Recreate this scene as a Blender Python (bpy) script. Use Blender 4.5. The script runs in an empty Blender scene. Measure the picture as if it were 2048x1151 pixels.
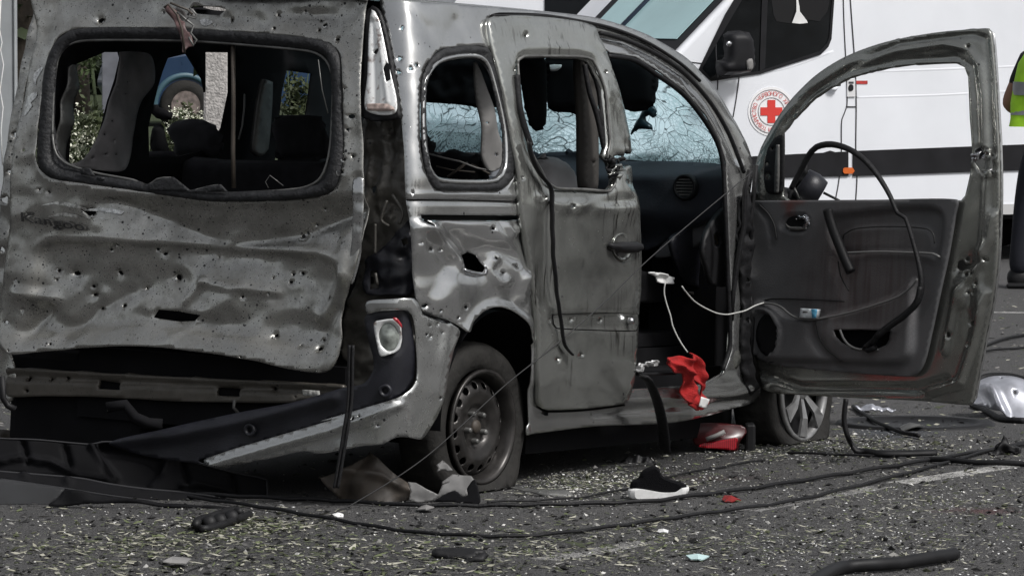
import bpy, math, random
import numpy as np
from mathutils import Vector, Matrix, noise
from mathutils.geometry import delaunay_2d_cdt
R = math.radians
random.seed(7)
sc = bpy.context.scene
COL = sc.collection
# ------------------------------------------------------------ camera, sky, sun, exposure
W, H = 2048.0, 1151.0
F = 10920.0                     # focal length in photograph pixels (a long telephoto)
HC = 1.90
PITCH = math.atan((575.5 + 52) / F)
cd = bpy.data.cameras.new('camera'); cam = bpy.data.objects.new('camera', cd); COL.objects.link(cam)
cam.location = (0, -20, HC); cam.rotation_euler = (R(90) - PITCH, 0, 0)
cd.sensor_width = 36; cd.lens = 36 * F / W; cd.clip_start = 0.5; cd.clip_end = 3000
sc.camera = cam
SUN_EL, SUN_AZ = 50.0, 128.0     # azimuth from +Y towards +X
w = bpy.data.worlds.new('World'); sc.world = w; w.use_nodes = True
nt = w.node_tree; bg = nt.nodes['Background']
sky = nt.nodes.new('ShaderNodeTexSky'); sky.sky_type = 'NISHITA'; sky.sun_disc = False
sky.sun_elevation = R(SUN_EL); sky.sun_rotation = R(SUN_AZ); sky.dust_density = 4; sky.ozone_density = 1
hs = nt.nodes.new('ShaderNodeHueSaturation'); hs.inputs['Saturation'].default_value = .22
nt.links.new(sky.outputs[0], hs.inputs['Color']); nt.links.new(hs.outputs[0], bg.inputs[0]); bg.inputs[1].default_value = .11
sd = bpy.data.lights.new('sun', 'SUN'); sd.energy = 2.6; sd.angle = R(10); sd.color = (1, .98, .965)
so = bpy.data.objects.new('sun', sd); COL.objects.link(so)
sv = Vector((math.sin(R(SUN_AZ)) * math.cos(R(SUN_EL)), math.cos(R(SUN_AZ)) * math.cos(R(SUN_EL)), math.sin(R(SUN_EL))))
so.rotation_euler = sv.to_track_quat('Z', 'Y').to_euler()
sc.view_settings.view_transform = 'Standard'; sc.view_settings.look = 'None'
sc.view_settings.exposure = 0.0; sc.view_settings.gamma = 1
# ------------------------------------------------------------ camera rays and surfaces
CAMP = np.array([0, -20, HC])
cp, sp = math.cos(PITCH), math.sin(PITCH)
def rays(px, py):
    px = np.atleast_1d(np.asarray(px, float)); py = np.atleast_1d(np.asarray(py, float))
    a = (px - W / 2) / F; b = (H / 2 - py) / F
    return np.stack([a, cp + b * sp, -sp + b * cp], 1)          # y component ~ 1 : t ~ distance
def proj(P):
    P = np.atleast_2d(P) - CAMP
    f = P[:, 1] * cp - P[:, 2] * sp; u = P[:, 1] * sp + P[:, 2] * cp
    return np.stack([W / 2 + F * P[:, 0] / f, H / 2 - F * u / f], 1)
def at(px, py, D):
    d = rays(px, py); return CAMP + d * (np.asarray(D, float).reshape(-1, 1) / d[:, 1:2])
def at1(px, py, D): return at(px, py, D)[0]
def gp(px, py, z=0.0):
    d = rays(px, py); t = (z - HC) / d[:, 2]; return CAMP + d * t[:, None]
# car frame : x forward, y left, z up
YAW = R(29.35)
CARM = Matrix.Translation((-.828, .392, 0)) @ Matrix.Rotation(R(90) - YAW, 4, 'Z') @ Matrix.Rotation(.030, 4, 'Y') @ Matrix.Rotation(.035, 4, 'X')
CM = np.array(CARM); CI = np.array(CARM.inverted())
def tocar(P): P = np.atleast_2d(P); return P @ CI[:3, :3].T + CI[:3, 3]
def fromcar(P): P = np.atleast_2d(P); return P @ CM[:3, :3].T + CM[:3, 3]
def sst(x): x = np.clip(x, 0, 1); return x * x * (3 - 2 * x)
def wside(z): return .87 - .135 * np.clip((z - 1.02) / .75, 0, 1.2) ** 1.6 - .05 * np.clip((.55 - z) / .4, 0, 1) ** 2
def xrear(z): return -.65 + .13 * np.clip((z - 1.05) / .75, 0, 1.3) ** 1.5
def gshell(P, off=0, roff=0, k=.038):
    a = (xrear(P[:, 2]) - roff - off) - P[:, 0]; b = -P[:, 1] - wside(P[:, 2]) - off
    m = np.maximum(a, b); return m + k * np.log(np.exp((a - m) / k) + np.exp((b - m) / k))
def shell(off=0, roff=0, k=.038):
    def s(px, py):
        d = rays(px, py); n = len(d)
        O = tocar(CAMP[None])[0]; dc = d @ CI[:3, :3].T
        g = lambda t: gshell(O + dc * t[:, None], off, roff, k)
        t = np.full(n, 17.5); hitd = np.zeros(n, bool); lo = t.copy(); hi = np.full(n, 24.0)
        prev = t.copy(); best = t.copy(); bv = np.full(n, 1e9)
        for i in range(130):
            tt = 17.5 + i * .05 * np.ones(n); v = g(tt)
            m = v < bv; bv = np.where(m, v, bv); best = np.where(m, tt, best)
            new = (v < 0) & ~hitd; lo = np.where(new, tt - .05, lo); hi = np.where(new, tt, hi); hitd |= new
        for i in range(22):
            mid = (lo + hi) / 2; v = g(mid); lo = np.where(v > 0, mid, lo); hi = np.where(v > 0, hi, mid)
        t = np.where(hitd, (lo + hi) / 2, best)
        Pc = O + dc * t[:, None]; e = 1e-3
        N = np.stack([gshell(Pc + np.eye(3)[i] * e, off, roff, k) - gshell(Pc - np.eye(3)[i] * e, off, roff, k) for i in range(3)], 1)
        N /= np.linalg.norm(N, axis=1)[:, None] + 1e-9
        return fromcar(Pc), N @ CM[:3, :3].T
    return s
def plane(P0, n):
    P0 = np.array(P0, float); n = np.array(n, float); n /= np.linalg.norm(n)
    def s(px, py):
        d = rays(px, py); t = ((P0 - CAMP) @ n) / (d @ n)
        return CAMP + d * t[:, None], np.tile(-n * np.sign(d @ n)[:, None][0], (len(d), 1))
    return s
def carplane(axis, v):
    n = np.zeros(3); n[axis] = 1; P = np.zeros(3); P[axis] = v
    return plane(fromcar(P)[0], CM[:3, :3] @ n)
PX = lambda v: carplane(0, v)
PY = lambda v: carplane(1, v)
# ------------------------------------------------------------ object helpers
def tag(o, label=None, cat=None, group=None, kind=None):
    for k, v in (('label', label), ('category', cat), ('group', group), ('kind', kind)):
        if v: o[k] = v
    return o
FR = {}                                   # top thing -> inverse world matrix
def inv(parent):
    while parent is not None and parent.name not in FR: parent = parent.parent
    return FR[parent.name] if parent is not None else None
def thing(name, P, label, cat, M=None, group=None):
    o = bpy.data.objects.new(name, None); COL.objects.link(o)
    M = M or Matrix.Translation(Vector(P)); o.matrix_world = M; o.empty_display_size = .2
    FR[o.name] = np.array(M.inverted()); tag(o, label, cat, group); return o
def mk(name, V, Fc, m, parent=None, smooth=True, base=None, label=None, mats=None):
    V = np.asarray(V, float).reshape(-1, 3)
    me = bpy.data.meshes.new(name)
    o = bpy.data.objects.new(name, me); COL.objects.link(o)
    if parent is not None:
        I = inv(parent); V = V @ I[:3, :3].T + I[:3, 3]; o.parent = parent
    elif base is not None:
        base = np.array(base, float); V = V - base; o.location = base
    me.from_pydata(V.tolist(), [], [tuple(int(i) for i in f) for f in Fc])
    me.materials.append(m)
    if mats:
        for x in mats: me.materials.append(x)
    if smooth: me.polygons.foreach_set('use_smooth', [True] * len(me.polygons))
    me.update()
    if label: o['label'] = label
    return o
def solid(o, t, off=-1):
    md = o.modifiers.new('thickness', 'SOLIDIFY'); md.thickness = t; md.offset = off; md.use_even_offset = False; return o
def bev(o, wd, seg=2):
    md = o.modifiers.new('bevel', 'BEVEL'); md.width = wd; md.segments = seg; md.limit_method = 'ANGLE'; return o
def join(parts):
    V = []; Fc = []; n = 0
    for v, f in parts:
        v = np.asarray(v, float).reshape(-1, 3); V.append(v); Fc += [tuple(int(i) + n for i in q) for q in f]; n += len(v)
    return np.concatenate(V), Fc
def cr(pts, step=6, closed=True):
    P = np.array(pts, float); n = len(P); out = []
    rng = range(n) if closed else range(n - 1)
    for i in rng:
        if closed: a, b, c, d = P[i - 1], P[i], P[(i + 1) % n], P[(i + 2) % n]
        else: a, b, c, d = P[max(i - 1, 0)], P[i], P[i + 1], P[min(i + 2, n - 1)]
        L = np.linalg.norm(c - b); k = max(1, int(L / step))
        # centripetal-ish damped tangents
        la, lc = np.linalg.norm(b - a) + 1e-9, np.linalg.norm(d - c) + 1e-9
        m1 = .5 * (c - a) * min(1, 2 * L / (la + L)); m2 = .5 * (d - b) * min(1, 2 * L / (lc + L))
        for j in range(k):
            t = j / k; t2, t3 = t * t, t * t * t
            out.append((2*t3-3*t2+1)*b + (t3-2*t2+t)*m1 + (-2*t3+3*t2)*c + (t3-t2)*m2)
    if not closed: out.append(P[-1])
    return np.array(out)
def dens(pts, step=6, closed=True):
    P = np.array(pts, float); n = len(P); out = []
    for i in (range(n) if closed else range(n - 1)):
        b, c = P[i], P[(i + 1) % n]; k = max(1, int(np.linalg.norm(c - b) / step))
        for j in range(k): out.append(b + (c - b) * j / k)
    if not closed: out.append(P[-1])
    return np.array(out)
def inpoly(X, Y, P):
    P = np.asarray(P, float); r = np.zeros(len(X), bool); n = len(P); j = n - 1
    for i in range(n):
        xi, yi = P[i]; xj, yj = P[j]
        if yi != yj:
            r ^= ((yi > Y) != (yj > Y)) & (X < (xj - xi) * (Y - yi) / (yj - yi) + xi)
        j = i
    return r
def dline(X, Y, pts, closed=False):
    P = np.array(pts, float); d = np.full(len(X), 1e9); n = len(P)
    for i in (range(n) if closed else range(n - 1)):
        a, b = P[i], P[(i + 1) % n]; v = b - a; L = v @ v + 1e-9
        t = np.clip(((X - a[0]) * v[0] + (Y - a[1]) * v[1]) / L, 0, 1)
        d = np.minimum(d, np.hypot(X - a[0] - t * v[0], Y - a[1] - t * v[1]))
    return d
def gauss(X, Y, cx, cy, rx, ry, amp, ang=0):
    c, s = math.cos(ang), math.sin(ang); u = (X - cx) * c + (Y - cy) * s; v = -(X - cx) * s + (Y - cy) * c
    return amp * np.exp(-(u / rx) ** 2 - (v / ry) ** 2)
def crease(X, Y, pts, wd, amp): return amp * np.exp(-(dline(X, Y, pts) / wd) ** 2)
def fold(X, Y, pts, wd, amp):       # tent-shaped fold
    return amp * np.clip(1 - dline(X, Y, pts) / wd, 0, 1) ** 1.3
def recess(X, Y, poly, depth, soft):
    ins = inpoly(X, Y, poly); d = dline(X, Y, poly, True); sd_ = np.where(ins, d, -d)
    return -depth * sst(sd_ / soft * .5 + .5)
def nz(X, Y, s, amp, seed=0):
    return amp * np.array([noise.noise((x * s, y * s, seed * 7.3)) for x, y in zip(X, Y)])
def ridged(X, Y, s, amp, seed=0):
    return amp * np.array([1 - 2.4 * abs(noise.noise((x * s, y * s, seed * 5.1))) for x, y in zip(X, Y)])
def blob(cx, cy, r, jit=.35, n=9, asp=1, ang=0):
    o = []
    for i in range(n):
        a = 2 * math.pi * i / n; q = r * (1 + random.uniform(-jit, jit)); u, v = q * math.cos(a) * asp, q * math.sin(a)
        o.append((cx + u * math.cos(ang) - v * math.sin(ang), cy + u * math.sin(ang) + v * math.cos(ang)))
    return o
def tri2d(outline, holes, step):
    rings = [np.asarray(outline, float)] + [np.asarray(h, float) for h in holes]
    V = []; E = []
    for r in rings:
        n0 = len(V); V += [Vector(p) for p in r]; E += [(n0 + i, n0 + (i + 1) % len(r)) for i in range(len(r))]
    O = rings[0]; x0, y0 = O.min(0); x1, y1 = O.max(0)
    gx, gy = np.meshgrid(np.arange(x0 + step / 2, x1, step), np.arange(y0 + step / 2, y1, step * .87))
    gx[::2] += step / 2; gx = gx.ravel(); gy = gy.ravel()
    ok = inpoly(gx, gy, O)
    for h in rings[1:]: ok &= ~inpoly(gx, gy, h)
    gx, gy = gx[ok], gy[ok]
    if len(gx):
        dmin = dline(gx, gy, O, True)
        for h in rings[1:]: dmin = np.minimum(dmin, dline(gx, gy, h, True))
        k = dmin > step * .35; V += [Vector((a, b)) for a, b in zip(gx[k], gy[k])]
    r = delaunay_2d_cdt(V, E, [], 0, 1e-4)
    P = np.array([tuple(v) for v in r[0]]); T = np.array([f for f in r[2] if len(f) == 3])
    c = P[T].mean(1); ok = inpoly(c[:, 0], c[:, 1], O)
    for h in rings[1:]: ok &= ~inpoly(c[:, 0], c[:, 1], h)
    T = T[ok]
    a, b, cc = P[T[:, 0]], P[T[:, 1]], P[T[:, 2]]
    ar = (b[:, 0] - a[:, 0]) * (cc[:, 1] - a[:, 1]) - (b[:, 1] - a[:, 1]) * (cc[:, 0] - a[:, 0])
    T[ar > 0] = T[ar > 0][:, ::-1]          # faces look at the camera
    T = T[np.abs(ar) > 1e-6]
    return P, T
def panel(name, outline, surf, m, parent=None, holes=(), disp=None, step=9, thick=.004, smooth=True, round_=True, off=0, base=None, label=None):
    O = cr(outline, step) if round_ else dens(outline, step)
    P, T = tri2d(O, holes, step)
    Q, N = surf(P[:, 0], P[:, 1])
    d = np.full(len(P), float(off))
    if disp is not None: d = d + disp(P[:, 0], P[:, 1])
    Q = Q + N * d[:, None]
    o = mk(name, Q, T, m, parent, smooth, base, label)
    if thick: solid(o, thick)
    return o
def frames(P):
    P = np.asarray(P, float); T = np.gradient(P, axis=0); T /= np.linalg.norm(T, axis=1)[:, None] + 1e-9
    u = np.cross(T[0], [0, 0, 1.]); u = u if np.linalg.norm(u) > .1 else np.cross(T[0], [1., 0, 0]); U = []
    for t in T:
        u = u - t * (u @ t); u /= np.linalg.norm(u) + 1e-9; U.append(u.copy())
    U = np.array(U); return T, U, np.cross(T, U)
def basis(f, P): f = np.array(f, float); y = np.cross([0,0,1.], f); return Matrix(((f[0], y[0], 0, P[0]), (f[1], y[1], 0, P[1]), (f[2], y[2], 1, P[2]), (0, 0, 0, 1)))
def tubev(P, r, seg=8, flat=1.0, cap=True):
    P = np.asarray(P, float); T, U, B = frames(P); n = len(P); r = np.broadcast_to(np.asarray(r, float), (n,))
    V = []; Fc = []
    for i in range(n):
        for j in range(seg):
            a = 2 * math.pi * j / seg; V.append(P[i] + U[i] * r[i] * math.cos(a) + B[i] * r[i] * flat * math.sin(a))
    for i in range(n - 1):
        for j in range(seg):
            k = (j + 1) % seg; Fc.append((i*seg+j, i*seg+k, (i+1)*seg+k, (i+1)*seg+j))
    if cap: Fc.append(tuple(range(seg))[::-1]); Fc.append(tuple((n-1)*seg+j for j in range(seg)))
    return np.array(V), Fc
def tube(name, P, r, m, parent=None, seg=8, flat=1.0, base=None, step=None, label=None):
    P = np.asarray(P, float)
    if step: P = cr(P, step, False)
    V, Fc = tubev(P, r, seg, flat); return mk(name, V, Fc, m, parent, True, base, label)
def boxv(c, s, M=None):
    c = np.array(c, float); s = np.array(s, float) / 2
    V = np.array([[x, y, z] for x in (-1, 1) for y in (-1, 1) for z in (-1, 1)]) * s
    if M is not None: V = V @ np.array(M)[:3, :3].T
    return V + c, [(0,1,3,2),(4,6,7,5),(0,4,5,1),(2,3,7,6),(0,2,6,4),(1,5,7,3)]
def cbox(c, s):                            # box given in car coordinates
    V, f = boxv(c, s); return fromcar(V), f
def lathe(profile, C, axis, up, seg=48, ang0=0, ang1=2*math.pi, tread=None):
    C = np.array(C, float); ax = np.array(axis, float); ax /= np.linalg.norm(ax)
    e1 = np.array(up, float); e1 -= ax * (e1 @ ax); e1 /= np.linalg.norm(e1); e2 = np.cross(ax, e1)
    V = []; Fc = []; n = len(profile); full = abs(ang1 - ang0 - 2*math.pi) < 1e-6; S = seg if full else seg + 1
    for j in range(S):
        a = ang0 + (ang1 - ang0) * j / seg
        for (r, h) in profile: V.append(C + ax * h + (e1 * math.cos(a) + e2 * math.sin(a)) * r)
    for j in range(seg):
        k = (j + 1) % S
        for i in range(n - 1): Fc.append((j*n+i, j*n+i+1, k*n+i+1, k*n+i))
    return np.array(V), Fc
def textv(s, size=1.0):
    c = bpy.data.curves.new('t', 'FONT'); c.body = s; c.size = size; c.resolution_u = 3
    o = bpy.data.objects.new('t', c); COL.objects.link(o); bpy.context.view_layer.update()
    me = o.evaluated_get(bpy.context.evaluated_depsgraph_get()).to_mesh()
    V = np.array([tuple(v.co) for v in me.vertices]).reshape(-1, 3); Fc = [tuple(p.vertices) for p in me.polygons]
    bpy.data.objects.remove(o); bpy.data.curves.remove(c); return V, Fc
# ------------------------------------------------------------ materials
def L(nt, a, b): nt.links.new(a, b)
def base_mat(name, col, rough=.5, metal=0., spec=.5, var=.0, vs=8., bump=0., bs=60., coat=0.):
    m = bpy.data.materials.new(name); m.use_nodes = True; n = m.node_tree; b = n.nodes['Principled BSDF']
    b.inputs['Base Color'].default_value = (*col, 1); b.inputs['Roughness'].default_value = rough; b.inputs['Metallic'].default_value = metal
    b.inputs['Specular IOR Level'].default_value = spec; b.inputs['Coat Weight'].default_value = coat
    tc = n.nodes.new('ShaderNodeTexCoord')
    if var:
        t = n.nodes.new('ShaderNodeTexNoise'); t.inputs['Scale'].default_value = vs; t.inputs['Detail'].default_value = 6; L(n, tc.outputs['Object'], t.inputs['Vector'])
        r = n.nodes.new('ShaderNodeMapRange'); r.inputs['From Min'].default_value = .3; r.inputs['From Max'].default_value = .7
        r.inputs['To Min'].default_value = 1 - var; r.inputs['To Max'].default_value = 1 + var; L(n, t.outputs['Fac'], r.inputs['Value'])
        x = n.nodes.new('ShaderNodeVectorMath'); x.operation = 'SCALE'; x.inputs[0].default_value = col; L(n, r.outputs[0], x.inputs['Scale']); L(n, x.outputs[0], b.inputs['Base Color'])
        r2 = n.nodes.new('ShaderNodeMapRange'); r2.inputs['To Min'].default_value = max(0, rough - .12); r2.inputs['To Max'].default_value = min(1, rough + .15); L(n, t.outputs['Fac'], r2.inputs['Value']); L(n, r2.outputs[0], b.inputs['Roughness'])
    if bump:
        t = n.nodes.new('ShaderNodeTexNoise'); t.inputs['Scale'].default_value = bs; t.inputs['Detail'].default_value = 5; L(n, tc.outputs['Object'], t.inputs['Vector'])
        bp = n.nodes.new('ShaderNodeBump'); bp.inputs['Strength'].default_value = bump; bp.inputs['Distance'].default_value = .01; L(n, t.outputs['Fac'], bp.inputs['Height']); L(n, bp.outputs[0], b.inputs['Normal'])
    return m
def ramp(n, src, a, b, ca=0., cb=1.):
    r = n.nodes.new('ShaderNodeMapRange'); r.inputs['From Min'].default_value = a; r.inputs['From Max'].default_value = b
    r.inputs['To Min'].default_value = ca; r.inputs['To Max'].default_value = cb; L(n, src, r.inputs['Value']); return r.outputs[0]
def mixc(n, fac, a, b):
    x = n.nodes.new('ShaderNodeMix'); x.data_type = 'RGBA'
    if fac is not None: L(n, fac, x.inputs[0])
    for s, v in ((x.inputs[6], a), (x.inputs[7], b)):
        if isinstance(v, tuple): s.default_value = (*v, 1)
        else: L(n, v, s)
    return x.outputs[2]
def math_(n, op, a, b):
    x = n.nodes.new('ShaderNodeMath'); x.operation = op
    for s, v in ((x.inputs[0], a), (x.inputs[1], b)):
        if isinstance(v, (int, float)): s.default_value = v
        else: L(n, v, s)
    return x.outputs[0]
def tex(n, kind, scale, vec, **kw):
    t = n.nodes.new('ShaderNodeTex' + kind); t.inputs['Scale'].default_value = scale; L(n, vec, t.inputs['Vector'])
    for k, v in kw.items():
        if k in t.inputs: t.inputs[k].default_value = v
        else: setattr(t, k, v)
    return t
def paint_mat(name, col, soot=.5, specks=1., rough=.36, metal=.65, dirtcol=(.05, .045, .035), streak=0., grain=.4):
    m = bpy.data.materials.new(name); m.use_nodes = True; n = m.node_tree; b = n.nodes['Principled BSDF']
    tc = n.nodes.new('ShaderNodeTexCoord'); v = tc.outputs['Object']
    big = tex(n, 'Noise', 2.3, v, Detail=8, Roughness=.6); med = tex(n, 'Noise', 11, v, Detail=8, Roughness=.7); fine = tex(n, 'Noise', 90, v, Detail=4)
    c = mixc(n, ramp(n, big.outputs['Fac'], .35, .7), tuple(x * 1.05 for x in col), tuple(x * .72 for x in col))
    d = math_(n, 'MULTIPLY', ramp(n, med.outputs['Fac'], .42, .85), soot); c = mixc(n, d, c, dirtcol)
    d2 = math_(n, 'MULTIPLY', ramp(n, fine.outputs['Fac'], .5, .8), grain * soot); c = mixc(n, d2, c, dirtcol)
    if streak:
        mp = n.nodes.new('ShaderNodeMapping'); mp.inputs['Scale'].default_value = (60, 60, 4); L(n, v, mp.inputs['Vector'])
        st = tex(n, 'Noise', 1, mp.outputs[0], Detail=4); msk = tex(n, 'Noise', 4, v, Detail=2)
        s = math_(n, 'MULTIPLY', ramp(n, st.outputs['Fac'], .56, .66), ramp(n, msk.outputs['Fac'], .45, .62)); s = math_(n, 'MULTIPLY', s, streak); c = mixc(n, s, c, (.03, .025, .02))
    sp_all = None
    for scl, thr, keep in ((26, .13, .62), (55, .16, .68), (110, .2, .7)):
        vo = tex(n, 'Voronoi', scl, v, Randomness=1.0)
        dj = math_(n, 'ADD', vo.outputs['Distance'], math_(n, 'MULTIPLY', math_(n, 'SUBTRACT', fine.outputs['Fac'], .5), .12))
        sx = n.nodes.new('ShaderNodeSeparateColor'); L(n, vo.outputs['Color'], sx.inputs[0])
        f = math_(n, 'MULTIPLY', math_(n, 'LESS_THAN', dj, thr), math_(n, 'GREATER_THAN', sx.outputs[0], 1 - (1 - keep) * specks))
        sp_all = f if sp_all is None else math_(n, 'MAXIMUM', sp_all, f)
    zone = tex(n, 'Noise', 1.6, v, Detail=3); sp_all = math_(n, 'MULTIPLY', sp_all, ramp(n, zone.outputs['Fac'], .33, .45))
    c = mixc(n, sp_all, c, (.012, .012, .013)); L(n, c, b.inputs['Base Color'])
    chip = tex(n, 'Voronoi', 70, v); sx = n.nodes.new('ShaderNodeSeparateColor'); L(n, chip.outputs['Color'], sx.inputs[0])
    b.inputs['Coat Weight'].default_value = .25; b.inputs['Coat Roughness'].default_value = .18
    mt = math_(n, 'MULTIPLY', math_(n, 'SUBTRACT', 1.0, math_(n, 'MAXIMUM', math_(n, 'MULTIPLY', d, .5), sp_all)), metal); L(n, mt, b.inputs['Metallic'])
    rr = math_(n, 'ADD', math_(n, 'MULTIPLY', math_(n, 'MAXIMUM', d, sp_all), .35), ramp(n, med.outputs['Fac'], .3, .7, rough - .05, rough + .07)); L(n, rr, b.inputs['Roughness'])
    h = math_(n, 'MULTIPLY', sp_all, -.6)
    bp = n.nodes.new('ShaderNodeBump'); bp.inputs['Strength'].default_value = .22; bp.inputs['Distance'].default_value = .005; L(n, h, bp.inputs['Height']); L(n, bp.outputs[0], b.inputs['Normal'])
    return m
PAINT = paint_mat('silver_paint', (.50, .495, .465), soot=.75, rough=.22, metal=.87, specks=1.6, grain=.2)
PAINT_S = paint_mat('side_paint', (.62, .625, .62), soot=.10, specks=.2, rough=.15, metal=.9, grain=.1)
PAINT_D = paint_mat('door_paint', (.50, .51, .485), soot=.16, specks=.1, rough=.17, streak=.85, metal=.88, grain=.1)
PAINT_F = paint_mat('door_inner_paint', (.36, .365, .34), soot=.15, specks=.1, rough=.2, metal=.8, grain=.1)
INNER = paint_mat('inner_metal', (.10, .095, .085), soot=.7, specks=.4, rough=.5, metal=.4)
RUBBER = base_mat('rubber', (.008, .008, .009), .6, spec=.3, var=.4, vs=30, bump=.3, bs=80)
SEALM = base_mat('charred_seal', (.010, .0105, .012), .6, var=.6, vs=45, bump=.45, bs=90)
BLACK = base_mat('black_plastic', (.009, .009, .010), .55, spec=.3, var=.3, vs=12)
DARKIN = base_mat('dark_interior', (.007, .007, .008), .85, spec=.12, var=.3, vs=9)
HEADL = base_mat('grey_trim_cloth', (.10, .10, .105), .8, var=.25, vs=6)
NAVY = base_mat('navy_plastic', (.012, .0125, .0175), .42, var=.3, vs=9, bump=.15, bs=200)
DASH = base_mat('dash_plastic', (.020, .023, .031), .65, var=.25, vs=8, bump=.12, bs=150)
SEATM = base_mat('seat_cloth', (.022, .022, .025), .85, spec=.2, var=.3, vs=20)
TRIM = base_mat('door_trim_plastic', (.050, .048, .047), .55, var=.22, vs=7, bump=.25, bs=160)
PALE = base_mat('pale_trim', (.20, .195, .19), .6, var=.25, vs=8)
CHROME = base_mat('chrome', (.6, .6, .62), .18, 1.0, var=.1, vs=20)
STEEL = base_mat('wheel_steel', (.045, .042, .040), .33, .6, var=.4, vs=16)
ALLOY = base_mat('wheel_cover_silver', (.28, .28, .28), .4, .6, var=.3, vs=16)
TYRE = base_mat('tyre_rubber', (.019, .018, .0165), .8, spec=.3, var=.35, vs=14, bump=.5, bs=40)
WHITE = base_mat('white_thing', (.75, .75, .74), .6, var=.08, vs=14)
RED = base_mat('red_cloth', (.34, .009, .009), .9, var=.25, vs=30, bump=.6, bs=200)
GREY = base_mat('grey_metal', (.14, .14, .135), .45, .5, var=.4, vs=14)
BROWN = base_mat('brown_plastic', (.055, .045, .036), .55, var=.4, vs=14)
# ============================================================ THE WRECKED CAR
car = thing('wrecked_car', None, 'wrecked grey small van full of shrapnel holes, tailgate window gone, front door hanging open', 'car', CARM)
def hk(c, s):  # crop helper : crop origin and 2.5575 zoom
    return lambda *p: [(c[0] + x / s, c[1] + y / s) for x, y in p]
c1 = hk((0, 0), 2.5575); c2 = hk((0, 400), 2.5575); c3 = hk((0, 701), 2.5575); c4 = hk((700, 0), 2.5575)
c5 = hk((700, 350), 2.5575); c6 = hk((700, 701), 2.5575); c7 = hk((1248, 0), 2.5575); c8 = hk((1248, 350), 2.5575); c9 = hk((1248, 701), 2.5575)
z6 = hk((640, 560), 2.45); z7 = hk((90, 60), 3.357); z4 = hk((680, 0), 3.385); z5 = hk((1230, 520), 2.879)
# ---- tailgate
SCR = base_mat('bare_metal_scratch', (.62,.62,.60), .25, .9, var=.5, vs=80)
WIN_IN = z7((65,700),(75,400),(100,200),(170,108),(300,78),(900,84),(1400,115),(1780,152),(1880,210),(1925,330),(1915,700),(1890,880),(1830,1005),(1700,1060),(1300,1085),(1190,1078),(1170,1035),(1080,1050),(950,1078),(900,1030),(850,985),(760,995),(700,1035),(600,1000),(350,955),(170,900),(90,830))
WIN_OUT = c1((190,800),(205,600),(230,350),(290,210),(400,152),(900,150),(1400,180),(1650,212),(1735,265),(1765,400),(1765,700),(1745,900),(1690,985),(1500,1020),(1100,1028),(900,1005),(600,962),(420,938),(270,912),(205,860))
TG = [(72,-26),(735,-26),(731,23)] + c1((1855,300),(1852,600),(1858,880),(1858,1100)) + c2((1852,150),(1830,330),(1793,450),(1748,580),(1757,700),(1745,800),(1712,862),(1650,882),(1500,860),(1300,812),(1000,768),(750,745),(500,750),(200,776),(80,786),(20,752),(2,650),(10,500),(40,300),(23*2.5575,100)) + [(21,371),(32,270),(50,150),(72,60)]
PLATE = c2((205,235),(260,204),(600,212),(900,226),(1150,252),(1600,272),(1700,300),(1735,400),(1740,560),(1640,760),(1200,700),(700,640),(150,700),(185,450))
vl = [(215,375),(330,440),(448,494),(600,468),(705,396)]
HNOT = c2((765,600),(790,560),(880,568),(1008,588),(985,618),(900,622),(800,608))
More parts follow.
